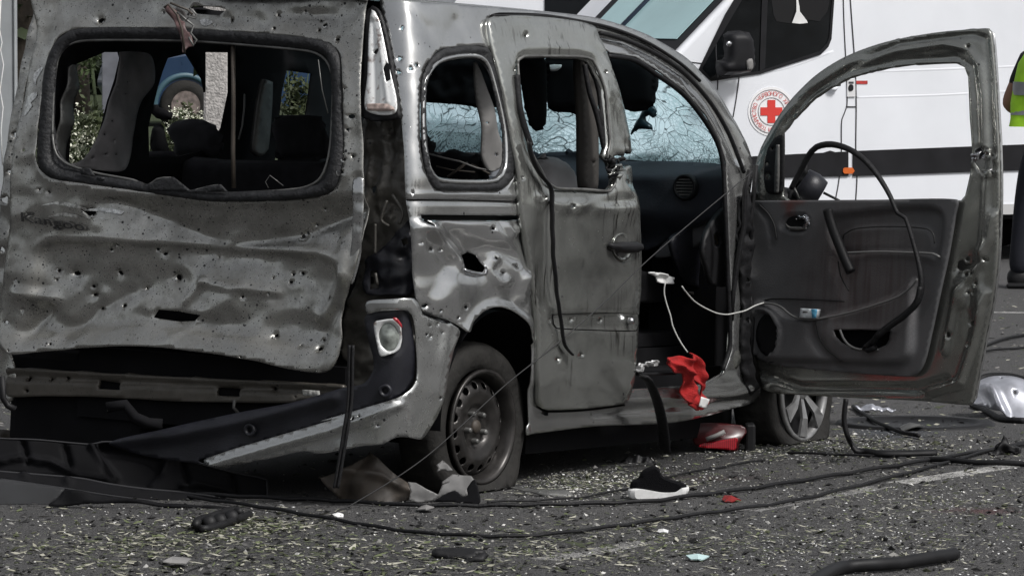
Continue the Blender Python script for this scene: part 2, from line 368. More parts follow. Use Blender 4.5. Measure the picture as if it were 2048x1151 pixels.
def tg_disp(X, Y):
    d = nz(X, Y, .007, .016, 1) + ridged(X, Y, .0075, .007, 2) + ridged(X, Y, .019, .0045, 3) + nz(X, Y, .05, .0015, 3)
    low = sst((Y - 380) / 70)
    # caved band under the window, V shaped
    below = sst((Y - 395) / 60)
    yv = np.interp(X, [150, 235, 448, 600, 700, 740], [400, 402, 494, 468, 425, 415]); k = np.clip((X - 160) / 120, 0, 1) * np.clip((745 - X) / 30, 0, 1)
    up = np.clip((Y - 388) / np.maximum(yv - 388, 12), 0, 1); dn_ = np.clip(1 - (Y - yv) / 85, 0, 1) ** 1.4
    d += -.062 * k * np.where(Y < yv, up * (Y > 388), dn_)
    d += low * fold(X, Y, [(448,494),(520,500),(700,530)], 40, .012)
    d += (recess(X, Y, PLATE, .022, 30) + recess(X, Y, [(x, max(y, 478)) for x, y in PLATE] , .016, 9)) * low
    d += crease(X, Y, c2((200,235),(260,200),(600,208),(900,222),(1150,248),(1600,268),(1710,300)), 9, .014)
    d += gauss(X, Y, 110, 405, 90, 30, .004) + gauss(X, Y, 60, 560, 60, 40, .016) + gauss(X, Y, 640, 600, 50, 60, .014)
    d += fold(X, Y, c2((100,480),(250,500)), 22, .024) + fold(X, Y, c2((225,560),(130,680)), 24, -.022)
    d += fold(X, Y, c2((925,520),(1010,415)), 14, .018) + fold(X, Y, c2((1010,415),(1150,440),(1400,470)), 15, .016)
    d += gauss(X, Y, 430, 600, 60, 36, .014) + gauss(X, Y, 260, 560, 90, 30, -.014) + gauss(X, Y, 140, 560, 70, 34, -.014)
    d += fold(X, Y, c2((330,700),(480,560),(640,480)), 28, -.020) + fold(X, Y, c2((890,700),(990,620)), 14, .014)
    d += crease(X, Y, c2((750,560),(800,540),(1020,575)), 7, .006)
    d += sst((Y - 640) / 90) * (.05 - .03 * np.abs(X - 340) / 340)           # lower lip springs outward
    d += fold(X, Y, c2((1760,380),(1700,520),(1640,600)), 24, .026) + fold(X, Y, [(716,356),(712,470),(700,560)], 16, -.012)
    d += fold(X, Y, c2((1750,200),(1760,390),(1800,420)), 20, .01)
    # upper frame
    d += crease(X, Y, c1((100,560),(160,330),(250,120),(330,0)), 22, -.016) * (Y < 400)
    d += crease(X, Y, WIN_OUT + WIN_OUT[:1], 12, .008) + gauss(X, Y, 430, 38, 60, 14, -.008) + gauss(X, Y, 520, 20, 50, 20, .012)
    d += gauss(X, Y, 200, 40, 12, 10, -.012) + gauss(X, Y, 62, 190, 12, 60, .012) + gauss(X, Y, 520, 45, 12, 30, -.01) + gauss(X, Y, 620, 30, 50, 12, -.014)
    for hx, hy in [(140,547),(228,545),(342,555),(545,676),(637,697),(282,577),(175,589)]: d += gauss(X, Y, hx, hy, 12, 12, -.011)
    return d
tgh = [WIN_OUT and cr([( (a[0]*.62+b[0]*.38), (a[1]*.62+b[1]*.38)) for a, b in zip(WIN_OUT, WIN_OUT)], 9), HNOT]
tgh.append(c1((970,52),(1000,33),(1120,38),(1160,52),(1120,78),(1010,72)))
pits = [(201,41,7),(464,41,4),(649,50,4),(674,79,4),(551,58,3),(637,60,2.5),(706,234,5),(705,312,4),(684,344,7),(100,384,3),(80,379,3),(180,424,9,),(591,473,6),(599,466,4),(238,611,5,),(190,617,3),(140,547,5),(228,545,4),(342,555,6),(109,541,4),(105,559,2.5),(173,573,3.5),(545,671,4),(637,697,4),(105,687,3),(281,577,2.5),(175,589,3.5),(570,564,3),(655,595,2.5),(480,594,3),(536,556,2.5),(593,547,4),(573,549,3),(530,587,2),(420,515,2),(14,644,4),(28,269,5),(48,301,3),(45,620,3),(618,450,2.5),(640,418,3),(714,470,5),(716,440,3),(690,320,4),(25,700,2.5),(640,680,2),(495,713,2.5),(230,490,3),(215,500,3),(305,498,3.5),(320,508,4),(640,40,2.5),(668,120,2.5),(676,150,2.5),(694,180,2.5),(697,260,2.5),(330,26,3),(560,30,2.5),(610,22,2),(60,430,2.5),(36,560,2.5),(390,640,1.8),(600,690,2)]
for p in pits: tgh.append(blob(p[0], p[1], p[2] * .8, .35, 8, random.uniform(.8, 1.7), random.uniform(-.6, .6)))
tailgate = panel('tailgate', TG, shell(0, .03), PAINT, car, tgh, tg_disp, 8, .005)
# charred ring of rubber round the missing glass
def seal_disp(mid, wd, amp, ring):
    return lambda X, Y: amp * np.clip(1 - (dline(X, Y, ring, True) / wd) ** 2, -.4, 1) + nz(X, Y, .15, .004, 5)
midring = [((a[0]), (a[1])) for a in cr(WIN_OUT, 10)]
mo = np.array(midring); cen = mo.mean(0)
mid2 = [tuple(cen + (p - cen) * .955) for p in mo]
wseal = panel('window_seal', [tuple(cen + (p - cen) * 1.004) for p in np.array(WIN_OUT)], shell(0, .03), SEALM, tailgate, [cr(WIN_IN, 9)], seal_disp(None, 15, .022, mid2), 6, .004)
def ringtube(name, ring, k, surf, off, r, m, par, shift=(0, 0)):
    q = np.array(cr(ring, 10)); q = q + (q.mean(0) - q) / (np.linalg.norm(q - q.mean(0), axis=1)[:, None]) * k + np.array(shift)
    q = np.vstack([q, q[:1]]); Q, N = surf(q[:, 0], q[:, 1]); Q = Q + N * off
    return tube(name, Q, r, m, par, 6)
ringtube('inner_flange', WIN_IN, -3, shell(0, .03), .004, .005, GREY, tailgate)
for p in pits:
    if p[2] >= 4:
        a0 = random.uniform(.2, 2.2); rr = p[2] * .95; arc = np.linspace(a0, a0 + 2.2, 7)
        cres = [(p[0] + rr * 1.0 * math.cos(a), p[1] + rr * math.sin(a)) for a in arc] + [(p[0] + rr * random.uniform(1.25, 1.7) * math.cos(a), p[1] + rr * random.uniform(1.2, 1.6) * math.sin(a)) for a in arc[::-1][1:-1]]
        panel('torn_lip', cres, shell(.004, .03), SCR, tailgate, disp=lambda X, Y: tg_disp(X, Y) + .004, step=2, thick=0, round_=False)
# badge, dangling torn bracket, plate screws
V, Fc = textv('Kangoo', 1.0); u = V[:, 0] / V[:, 0].max()
bx = 46 + u * 128; by = 440 + u * 20 - V[:, 1] * 27 + 2
Q, N = shell(0, .03)(bx, by); Q += N * (tg_disp(bx, by) + .016)[:, None]
solid(mk('lettering', Q, Fc, base_mat('badge_chrome', (.10,.10,.10), .3, .8), tailgate, False), .006, -1)
br = panel('torn_bracket', c1((850,20),(905,60),(915,100),(940,110),(955,160),(975,170),(985,235),(965,240),(945,275),(938,235),(925,190),(895,120),(850,60),(835,40)), shell(.02, .06), base_mat('burnt_bracket', (.10,.06,.058), .5, var=.4, vs=30), tailgate, disp=lambda X, Y: nz(X, Y, .05, .02, 9), step=5, thick=.006)
for pts in [((838,40),(860,22),(905,75),(930,150),(945,270)),((905,60),(950,100),(990,130),(975,170),(1005,205),(990,235),(965,190)),((950,110),(965,85),(1000,95),(1005,75),(975,45),(960,80)),((870,15),(920,35),(960,50),(985,75))]:
    q = np.array(c1(*pts)); tube('wire', at(q[:, 0], q[:, 1], 19.22 - .3 * 0), .0045, GREY if pts[0][0] > 900 else BROWN, br, 6, step=5)
panel('metal_tab', c1((960,50),(985,45),(1000,75),(985,95),(965,70)), shell(.04, .08), PALE, br, step=5)
# bright folded strip at the right of the tailgate
panel('edge_strip', c1((1808,915),(1856,912),(1858,1100)) + c2((1852,160),(1835,320),(1802,430),(1775,390),(1800,200),(1806,20)), shell(.004, .036), PAINT_S, tailgate, disp=lambda X, Y: nz(X, Y, .03, .008, 4), step=6)
for pl in (((205,30),(300,8),(380,18),(450,45),(380,38),(290,22)), ((250,85),(330,65),(410,78),(440,96),(340,82)), ((430,52),(520,40),(620,58),(610,72),(520,58)), ((500,88),(560,94),(600,78),(545,98)), ((520,-2),(600,4),(560,-8))):
    panel('scraped_metal', c2(*pl), shell(.004, .03), SCR, tailgate, disp=tg_disp, step=5, thick=0)
for pl in (((1020,105),(1050,95),(1090,115),(1060,135),(1030,125)), ((1090,125),(1110,118),(1105,140)), ((160,380),(200,340),(215,345),(180,400),(175,440)), ((130,490),(185,470),(180,500),(120,545)), ((120,560),(150,520),(165,540),(115,590))):
    panel('scraped_metal', c1(*pl), shell(.003, .03), SCR, tailgate, disp=tg_disp, step=5, thick=0)
# ---- side of the body (quarter, sill, door aperture, pillar)
SO = [(760,-14),(800,-4),(850,4),(950,12),(1050,20),(1120,26),(1185,34),(1232,46),(1287,66),(1330,88),(1368,112),(1400,142),(1425,170),(1446,200),(1464,232),(1482,265),(1498,300),(1506,335),(1503,380),(1498,420),(1494,520),(1494,640),(1505,750),(1524,795),(1463,818),(1342,845),(1189,852),(1060,868)]
ARCH = z6((1020,700),(1022,500),(1029,340),(1010,262),(980,205),(920,152),(850,127),(800,136),(760,160),(715,205),(690,250))
QL = [(899,646),(843,624),(835,616),(829,600),(824,545),(821,470),(819,444),(811,395),(808,300),(800,228),(783,118),(768,45)]
BODY = SO + [(1048,868),(1050,850)] + ARCH + QL
QW_IN = c4((385,450),(400,400),(450,332),(550,302),(660,305),(700,350),(740,500),(780,700),(782,850),(740,910),(600,918),(450,905),(410,850),(385,700))
QW_OUT = c4((358,600),(362,420),(400,320),(470,255),(600,235),(700,245),(732,330),(785,560),(832,800),(828,920),(770,972),(620,978),(440,968),(385,880),(364,750))
DOORHOLE = [(1200,88),(1216,106),(1267,114),(1310,140),(1365,180),(1410,232),(1437,282),(1449,325),(1454,400),(1458,480),(1462,560),(1466,640),(1462,705),(1447,745),(1404,768),(1290,776),(1095,784),(1085,600),(1068,480),(1050,360),(1030,200),(1012,90),(1020,60),(1185,72)]
BIGH = c5((570,440),(585,410),(620,395),(660,410),(678,450),(690,470),(680,498),(645,492),(600,480),(575,462))
FL = c5((365,690),(400,590),(450,510),(520,440),(600,390),(700,358),(790,380),(860,425),(905,480))
def side_disp(X, Y):
    d = nz(X, Y, .012, .0035, 11)
    q = ((Y > 436) & (X < 1065) & (X > 800)).astype(float) * sst((Y - 436) / 12) * sst((1064 - X) / 14)
    d += q * (nz(X, Y, .014, .010, 12) + ridged(X, Y, .013, .010, 14) + fold(X, Y, c5((390,260),(480,350),(560,440)), 24, .030) + gauss(X, Y, 885, 480, 34, 26, -.022) + gauss(X, Y, 835, 480, 14, 40, .016)
         + gauss(X, Y, 950, 530, 46, 34, -.032) + gauss(X, Y, 900, 570, 40, 50, .006) + gauss(X, Y, 1000, 480, 30, 26, .012) + fold(X, Y, c5((850,640),(862,560),(880,505),(930,480)), 12, .022)
         + gauss(X, Y, 1020, 590, 22, 40, -.010) + fold(X, Y, c5((740,420),(700,480),(745,560),(790,540)), 11, .016) + gauss(X, Y, 870, 560, 26, 60, -.006) + fold(X, Y, c5((800,250),(830,300),(890,260)), 13, .018))
    far = np.array([(835,640),(850,590),(876,548),(903,520),(935,502),(974,490),(1009,498),(1036,516),(1054,538)])
    ins = inpoly(X, Y, list(map(tuple, far)) + [(1062,900),(835,900)])
    dd = dline(X, Y, far); d += np.where(ins, sst(dd / 26) * .018, 0) * (Y < 700)
    d += crease(X, Y, ARCH[1:] + [(899,660)], 10, .012) * (Y < 820)
    # upper quarter dents
    d += (Y < 390) * (gauss(X, Y, 905, 60, 20, 60, -.006, .5) + fold(X, Y, c4((310,40),(400,140),(415,225)), 12, -.005) + fold(X, Y, c4((545,100),(600,215)), 12, -.005) + gauss(X, Y, 860, 60, 26, 18, -.006) + nz(X, Y, .03, .003, 13))
    d += fold(X, Y, [(812,398),(1042,402)], 7, -.010) + crease(X, Y, c4((300,1000),(870,1000)), 5, .004)
    d += crease(X, Y, [(1215,108),(1267,118),(1312,146),(1365,186),(1404,230),(1434,282),(1447,330)], 8, .010)
    d += crease(X, Y, [(1190,70),(1250,84),(1310,112),(1368,152),(1418,206),(1452,262),(1476,320)], 7, -.014)
    d += crease(X, Y, [(1190,800),(1463,786),(1520,770)], 10, .014) + crease(X, Y, [(1190,826),(1520,800)], 7, -.010)
    return d
sh = [cr(QW_OUT, 8), dens(DOORHOLE, 9), BIGH, c4((345,1098),(345,1112))[0:0] or dens([(841,429),(1046,431),(1046,441),(850,440),(842,437)], 9)]
spits = [(987,516,4.5),(981,456,5),(860,497,5),(1026,532,3),(845,611,5),(921,613,4),(851,445,7),(1056,500,4),(804,56,5),(799,118,4.5),(822,137,5),(834,130,4),(797,145,3.5),(930,110,2),(870,620,2.5),(905,634,2.5),(880,500,2),(1000,545,2.5),(838,484,2),(826,386,2.5),(1030,362,3)]
for p in spits: sh.append(blob(p[0], p[1], p[2] * .85, .35, 8, random.uniform(.8, 1.5), random.uniform(-.6, .6)))
side = panel('body_side', BODY, shell(0, 0), PAINT_S, car, sh, side_disp, 7, .006)
panel('quarter_window_seal', QW_OUT, shell(0, 0), SEALM, car, [cr(QW_IN, 8)], seal_disp(None, 9, .010, [tuple(np.array(QW_OUT).mean(0) + (np.array(p) - np.array(QW_OUT).mean(0)) * .95) for p in QW_OUT]), 5, .004)
ringtube('window_flange', QW_IN, -5, shell(0, 0), .002, .009, PAINT_S, car)
panel('torn_hole_lip', c5((590,480),(640,495),(690,500),(690,460),(705,480),(700,510),(650,512),(600,500)), shell(.012, 0), CHROME, side, disp=lambda X, Y: nz(X, Y, .1, .006, 3), step=4)
# groove backing and slider rail
panel('slider_rail', [(836,424),(1050,428),(1050,446),(838,446)], shell(-.05, 0), BLACK, car)
# black rubber line and trim along the front door aperture
for nm, pts, r, m_ in (('aperture_seal', [(1200,66),(1250,80),(1312,108),(1370,148),(1420,204),(1455,262),(1478,318),(1488,345)], .009, RUBBER), ('aperture_rubber', [(1216,112),(1267,120),(1310,147),(1365,187),(1406,236),(1434,284),(1446,330),(1450,400),(1456,560),(1460,690),(1445,740)], .010, RUBBER), ('roof_gutter', [(985,32),(1090,32),(1188,48),(1240,62),(1300,88),(1362,128),(1400,162)], .007, RUBBER)):
    q = cr(pts, 9, False); Q, N = shell(.012, 0)(q[:, 0], q[:, 1]); tube(nm, Q, r, m_, car, 6)
# roof, windscreen from the body edge curve mirrored across the car
rp = cr([(760,-14),(800,-4),(850,4),(950,12),(1050,20),(1120,26),(1185,34),(1232,46)], 14, False)
Q, N = shell(-.01, 0)(rp[:, 0], rp[:, 1]); E = tocar(Q)
def crossg(E, bulge, fwd=0, nn=16, left=None):
    V = []; Fc = []; n = len(E)
    for p in E:
        for j in range(nn + 1):
            t = j / nn; y = p[1] + (-2 * p[1]) * t; s = 4 * t * (1 - t)
            V.append((p[0] + fwd * s, y, p[2] + bulge * s))
    for i in range(n - 1):
        for j in range(nn): a = i * (nn + 1) + j; Fc.append((a, a + nn + 1, a + nn + 2, a + 1))
    return fromcar(V), Fc
E2 = np.vstack([[(-.60, E[0][1], E[0][2])], E])
V, Fc = crossg(E2, .022); solid(mk('roof', V, Fc, PAINT_S, car), .006)
V, Fc = crossg(E2 - [0, 0, .03], .012); mk('headlining', V, Fc, DARKIN, car)
wp = cr([(1232,46),(1287,72),(1330,94),(1365,122),(1400,156),(1425,186),(1446,220),(1464,252),(1482,290),(1496,326),(1500,345)], 14, False)
Q, N = shell(-.03, 0)(wp[:, 0], wp[:, 1]); E = tocar(Q)
GL = bpy.data.materials.new('shattered_glass'); GL.use_nodes = True; n = GL.node_tree; b = n.nodes['Principled BSDF']; out = n.nodes['Material Output']
tc = n.nodes.new('ShaderNodeTexCoord'); dn = tex(n, 'Noise', 5, tc.outputs['Object'], Detail=5)
vv = n.nodes.new('ShaderNodeVectorMath'); vv.operation = 'MULTIPLY_ADD'; L(n, dn.outputs['Color'], vv.inputs[0]); vv.inputs[1].default_value = (.07, .07, .07); L(n, tc.outputs['Object'], vv.inputs[2])
lw = tex(n, 'Noise', 2.0, tc.outputs['Object'], Detail=2); v4 = n.nodes.new('ShaderNodeVectorMath'); v4.operation = 'MULTIPLY_ADD'; L(n, lw.outputs['Color'], v4.inputs[0]); v4.inputs[1].default_value = (.5, .5, .5); L(n, vv.outputs[0], v4.inputs[2])
mpA = n.nodes.new('ShaderNodeMapping'); mpA.inputs['Rotation'].default_value = (0, 0, .5); mpA.inputs['Scale'].default_value = (1.9, .7, 1.2); L(n, v4.outputs[0], mpA.inputs[0])
mpB = n.nodes.new('ShaderNodeMapping'); mpB.inputs['Rotation'].default_value = (.6, 0, -.8); mpB.inputs['Scale'].default_value = (.6, 2.0, 1.6); L(n, v4.outputs[0], mpB.inputs[0])
v1 = tex(n, 'Voronoi', 9, mpA.outputs[0], feature='DISTANCE_TO_EDGE'); v2 = tex(n, 'Voronoi', 17, mpB.outputs[0], feature='DISTANCE_TO_EDGE'); v3 = tex(n, 'Voronoi', 85, vv.outputs[0], feature='DISTANCE_TO_EDGE'); v5 = tex(n, 'Voronoi', 42, mpA.outputs[0], feature='DISTANCE_TO_EDGE')
zn = tex(n, 'Noise', 3.2, tc.outputs['Object'], Detail=3); zn2 = tex(n, 'Noise', 9, tc.outputs['Object'], Detail=5); sz = n.nodes.new('ShaderNodeSeparateXYZ'); L(n, tc.outputs['Object'], sz.inputs[0])
lowz = ramp(n, sz.outputs[2], 1.36, 1.12); dens_ = math_(n, 'ADD', zn.outputs['Fac'], math_(n, 'MULTIPLY', lowz, .22))
cA = math_(n, 'MAXIMUM', math_(n, 'MULTIPLY', ramp(n, v1.outputs['Distance'], .030, .010), ramp(n, zn2.outputs['Fac'], .40, .5)), math_(n, 'MULTIPLY', ramp(n, v2.outputs['Distance'], .040, .012), ramp(n, zn2.outputs['Fac'], .56, .46)))
cA = math_(n, 'MAXIMUM', cA, math_(n, 'MULTIPLY', math_(n, 'MULTIPLY', ramp(n, v5.outputs['Distance'], .09, .03), ramp(n, dens_, .5, .68)), .8))
cB = math_(n, 'MULTIPLY', ramp(n, v5.outputs['Distance'], .17, .08), ramp(n, zn2.outputs['Fac'], .45, .55)); cC = math_(n, 'MULTIPLY', ramp(n, v3.outputs['Distance'], .24, .10), ramp(n, dens_, .50, .66))
b.inputs['Base Color'].default_value = (.58, .76, .80, 1); b.inputs['Roughness'].default_value = .25
dk = n.nodes.new('ShaderNodeBsdfDiffuse'); dk.inputs[0].default_value = (.02, .045, .055, 1)
tr = n.nodes.new('ShaderNodeBsdfTransparent'); tr.inputs[0].default_value = (.70, .88, .92, 1)
tl = n.nodes.new('ShaderNodeBsdfTranslucent'); tl.inputs[0].default_value = (.52, .76, .82, 1)
m1 = n.nodes.new('ShaderNodeMixShader'); m1.inputs[0].default_value = .14; L(n, tr.outputs[0], m1.inputs[1]); L(n, tl.outputs[0], m1.inputs[2])
m2 = n.nodes.new('ShaderNodeMixShader'); L(n, math_(n, 'MULTIPLY', math_(n, 'MAXIMUM', cB, cC), .8), m2.inputs[0]); L(n, m1.outputs[0], m2.inputs[1]); m22 = n.nodes.new('ShaderNodeMixShader'); m22.inputs[0].default_value = .6; L(n, b.outputs[0], m22.inputs[1]); L(n, tl.outputs[0], m22.inputs[2]); L(n, m22.outputs[0], m2.inputs[2])
m3 = n.nodes.new('ShaderNodeMixShader'); L(n, math_(n, 'MULTIPLY', cA, .85), m3.inputs[0]); L(n, m2.outputs[0], m3.inputs[1]); L(n, dk.outputs[0], m3.inputs[2]); L(n, m3.outputs[0], out.inputs[0])
V, Fc = crossg(E, .02, .16, 20); mk('windscreen', V, Fc, GL, car)
lastE = E[-1]
# left A pillar, left wall with its window openings
ML = np.column_stack([E[:, 0], -E[:, 1], E[:, 2]]); tube('left_pillar', fromcar(ML), .05, DARKIN, car, 8)
wl = [(-.58,.3),(-.60,1.2),(-.50,1.76),(1.5,1.74),(1.9,1.45),(2.3,1.12),(2.3,.3)]
WO = proj(fromcar([(x, .78, z) for x, z in wl]))
H1 = z7((160,900),(175,700),(200,500),(210,230),(400,150),(500,150),(512,190),(480,330),(430,480),(390,640),(350,760),(300,860),(230,892))
H2 = z7((825,190),(950,160),(958,166),(1060,330),(1078,420),(1078,150),(1240,152),(1240,420),(1190,660),(1100,800),(900,850),(700,850),(695,650),(730,500),(760,380),(790,280))
H3 = z7((1622,272),(1795,295),(1772,480),(1757,572),(1575,572),(1590,420)); H4 = z7((1555,715),(1577,872),(1545,876))
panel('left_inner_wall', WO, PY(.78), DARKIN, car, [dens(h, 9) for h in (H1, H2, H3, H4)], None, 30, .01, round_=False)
Ms = [('quarter_trim', z7((505,150),(700,165),(715,330),(650,470),(608,600),(612,760),(590,860),(540,935),(480,952),(330,935),(175,905),(240,890),(300,862),(352,762),(392,642),(432,482),(482,332),(514,192)), PY(.72), base_mat('scorched_trim', (.22,.21,.215), .7, var=.4, vs=7)),
      ('left_pillar_trim', z7((165,250),(212,235),(200,480),(170,780),(160,905),(110,860),(85,780),(120,500)), PY(.74), GREY)]
for nm, pl, sf, m_ in Ms:
    hl = [blob(x, y, 1.9, .3, 7) for x, y in z7((530,250),(550,430),(480,390),(435,610),(520,560),(400,700),(450,740),(410,835),(345,862),(560,350),(470,840))] if nm == 'quarter_trim' else []
    panel(nm, pl, sf, m_, car, hl, lambda X, Y: nz(X, Y, .02, .03, 2), 7, .006)
def pillow(name, poly, surf, m, par, fat=.05, step=7, d0=20):
    def dd(X, Y):
        q = dline(X, Y, poly, True); return fat * np.sqrt(np.clip(q / d0, 0, 1) * (2 - np.clip(q / d0, 0, 1)))
    return panel(name, poly, surf, m, par, (), dd, step, .02)
pillow('headrest', z7((850,640),(930,603),(1060,600),(1150,640),(1198,710),(1180,845),(1050,850),(900,852),(872,750),(835,700)), PX(.55), SEATM, car)
pillow('headrest', z7((1540,610),(1600,578),(1860,580),(1890,640),(1885,860),(1600,875),(1560,760)), PX(.55), SEATM, car)
pillow('rear_seat', z7((660,880),(1000,850),(1240,870),(1880,880),(1960,900),(1960,1200),(640,1200)), PX(.45), SEATM, car, .08)
pillow('seat_latch_box', z7((640,900),(690,868),(790,870),(800,950),(700,975),(640,960)), PX(.38), NAVY, car, .02)
pillow('belt_reel', z7((725,500),(860,560),(845,605),(735,580)), PX(.9), DARKIN, car, .03)
pillow('belt_guide', z7((735,640),(780,630),(800,650),(835,800),(840,850),(790,845),(720,815)), PX(.9), DARKIN, car, .03)
panel('pillar_cover', z7((1480,330),(1530,350),(1500,800),(1440,850),(1405,820),(1440,500)), PY(.70), GREY, car, thick=.02)
for nm, pts, r, m_, D_ in (('hanging_belt', ((1262,90),(1266,500),(1262,800),(1268,1060)), .022, BROWN, 19.9), ('grab_handle', ((1340,430),(1338,520),(1325,640),(1300,735)), .009, PALE, 21.2), ('loose_wire', ((1500,1060),(1480,1020),(1510,975),(1600,1045)), .004, GREY, 19.6), ('ceiling_strap', ((1835,200),(1860,400),(1900,560)), .005, GREY, 19.6), ('belt_strap', ((1250,100),(1240,420),(1195,640)), .02, DARKIN, 20.6)):
    q = np.array(z7(*pts)); tube(nm, at(q[:, 0], q[:, 1], D_), r, m_, car, 6, .4, step=8)
# shards still in the lower seal
for pl in (((690,1040),(780,1000),(860,985),(905,1020),(985,1085),(700,1075)), ((960,1090),(1080,1050),(1180,1035),(1225,1085)), ((230,930),(300,925),(340,985),(240,970)), ((350,985),(400,990),(390,1010),(345,1000))):
    panel('glass_shard', z7(*pl), shell(.01, .045), SEALM, wseal, step=6, round_=False)
# ---- floor, bulkheads and underbody keep the inside dark
V, Fc = join([cbox((.9, .1, .52), (2.9, 1.30, .05)), cbox((.9, 0, .36), (3.0, 1.15, .26)), cbox((1.33, 0, .28), (1.7, 1.46, .28)), cbox((2.45, 0, .72), (.06, 1.5, .72)), cbox((-.3, 0, .42), (.5, 1.1, .22))]); mk('floor_pan', V, Fc, DARKIN, car, False)  # wide low box added to block skylight on the road beneath
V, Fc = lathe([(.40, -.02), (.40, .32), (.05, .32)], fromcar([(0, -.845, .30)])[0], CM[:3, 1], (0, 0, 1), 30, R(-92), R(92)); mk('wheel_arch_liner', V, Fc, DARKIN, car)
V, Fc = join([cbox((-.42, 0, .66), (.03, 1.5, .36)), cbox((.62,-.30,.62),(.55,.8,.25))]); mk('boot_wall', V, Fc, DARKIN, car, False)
# ---- tail lamp, cavity below it
panel('tail_lamp_cavity', [(727,-6),(745,6),(764,24),(786,118),(803,225),(812,300),(822,440),(834,590),(838,640),(835,800),(722,800),(688,760),(688,640),(720,520),(724,300)], shell(-.045, -.05), INNER, car, [blob(752,379,7,.1,12,.9), blob(742,560,8,.2,8,.8)],
      lambda X, Y: nz(X, Y, .03, .02, 21) + nz(X, Y, .1, .006, 22) + gauss(X, Y, 752, 380, 16, 26, .012) + gauss(X, Y, 776, 265, 16, 40, -.03) + crease(X, Y, [(766,240),(770,330),(762,420)], 6, .02) + crease(X, Y, [(735,240),(738,420)], 6, .015), 6, .006)
panel('cavity_bracket', c5((80,435),(130,402),(200,332),(232,290),(262,270),(302,232),(314,400),(326,600),(200,608),(75,600)), shell(-.025, -.03), NAVY, car, [c5((98,490),(135,485),(140,575),(100,585)), c5((260,330),(290,320),(300,350),(275,365))], lambda X, Y: nz(X, Y, .04, .02, 31) + gauss(X, Y, 803, 515, 14, 8, -.02), 6, .006)
for pts in (((130,250),(128,400)), ((190,130),(160,230),(200,260)), ((130,500),(140,560)), ((215,100),(270,190),(250,250))):
    q = np.array(c5(*pts)); Q, N = shell(-.015, -.02)(*cr(q, 6, False).T); tube('bracket_rod', Q, .006, INNER, car, 6)
lampm = bpy.data.materials.new('lamp_reflector'); lampm.use_nodes = True; n = lampm.node_tree; b = n.nodes['Principled BSDF']; tc = n.nodes.new('ShaderNodeTexCoord')
ns = tex(n, 'Noise', 30, tc.outputs['Object'], Detail=6); b.inputs['Metallic'].default_value = .35; b.inputs['Roughness'].default_value = .3
L(n, mixc(n, ramp(n, ns.outputs['Fac'], .56, .68), (.80, .81, .80), (.25, .2, .18)), b.inputs['Base Color'])
LAMP = z4((178,745),(188,500),(195,250),(205,120),(218,68),(240,80),(262,130),(290,230),(330,430),(382,755))
lamp = panel('tail_lamp', z4((150,790),(155,400),(165,110),(190,60),(222,38),(262,70),(300,180),(350,420),(405,775),(400,800)), shell(.004, .02), BLACK, car, step=6, thick=.02)
panel('reflector', LAMP, shell(.016, .03), lampm, lamp, [dens(z4((300,470),(320,420),(335,440),(345,540),(320,560)), 5), blob(752,103,3.5,.4,8,1.6,-.9)], lambda X, Y: crease(X, Y, z4((232,150),(240,400),(240,720)), 7, -.012) + crease(X, Y, z4((225,110),(290,400),(330,700)), 3, .007) + recess(X, Y, LAMP, -.006, 6), 4, .003, label='white inner part of the broken tail lamp, lens gone')
panel('dirty_reflector_base', z4((180,705),(330,705),(370,745),(185,745)), shell(.024, .036), base_mat('pinkish_dirt', (.38,.30,.27), .7, var=.5, vs=60), lamp, step=6)
# ---- bumper : body coloured lower part, dark upper part with fog lamp
BLOW = z6((228,105),(340,93),(460,90),(490,135),(500,165),(635,210),(690,250),(655,340),(640,400),(600,600),(560,700),(500,778),(430,768),(370,770),(310,802),(200,812),(100,832),(0,850)) + c3((1560,512),(1400,545),(1250,575),(1130,600),(1065,580),(1040,560),(1200,500),(1700,352)) + z6((0,690),(200,630),(380,575),(440,540),(472,480),(476,380),(460,200),(430,150),(270,155),(230,165))
bump_s = shell(.03, .075, .05)
def bl_disp(X, Y):
    return crease(X, Y, c3((1080,585),(1400,490),(1700,405),(1900,330),(2046,270)), 7, .022) + nz(X, Y, .02, .006, 41) + crease(X, Y, z6((635,210),(590,400),(560,560)), 6, .008)
bumper = panel('rear_bumper', BLOW, bump_s, paint_mat('bumper_paint', (.60,.61,.60), soot=.15, specks=.4, rough=.22, metal=.85, grain=.1), car, [blob(x, y, r, .4, 8) for x, y, r in ((860,650,2),(853,668,2.5),(885,665,2),(861,672,2),(708,836,4),(720,832,3),(755,850,2),(850,622,3),(876,647,2),(830,760,2.5),(880,795,2.5))], bl_disp, 8, .005, label='silver lower part of the rear bumper, hanging off on the left')
BDARK = z6((213,180),(270,155),(430,140),(458,190),(478,380),(474,480),(440,542),(380,577),(200,632),(0,692)) + c3((1700,354),(1200,502),(1000,562),(1040,580),(900,565),(700,530),(560,470),(830,400),(1200,318),(1500,262),(1750,188),(1850,168),(1900,100)) + z6((252,380),(232,300))
def bd_disp(X, Y): return -.012 + crease(X, Y, c3((560,470),(900,430),(1300,350),(1700,240)), 12, .02) + nz(X, Y, .012, .008, 43) + recess(X, Y, z6((262,200),(395,180),(405,300),(395,345),(300,378)), .012, 4)
bd = panel('dark_bumper_cover', BDARK, bump_s, NAVY, car, [], bd_disp, 8, .006)
fog = panel('fog_lamp', z6((262,215),(275,200),(340,190),(375,192),(395,215),(400,290),(385,340),(300,373),(282,330)), shell(.035, .08, .05), lampm, car, step=4, disp=lambda X, Y: recess(X, Y, cr(z6((290,260),(310,218),(345,212),(380,245),(388,290),(368,335),(335,345),(303,320)), 4), .02, 5))
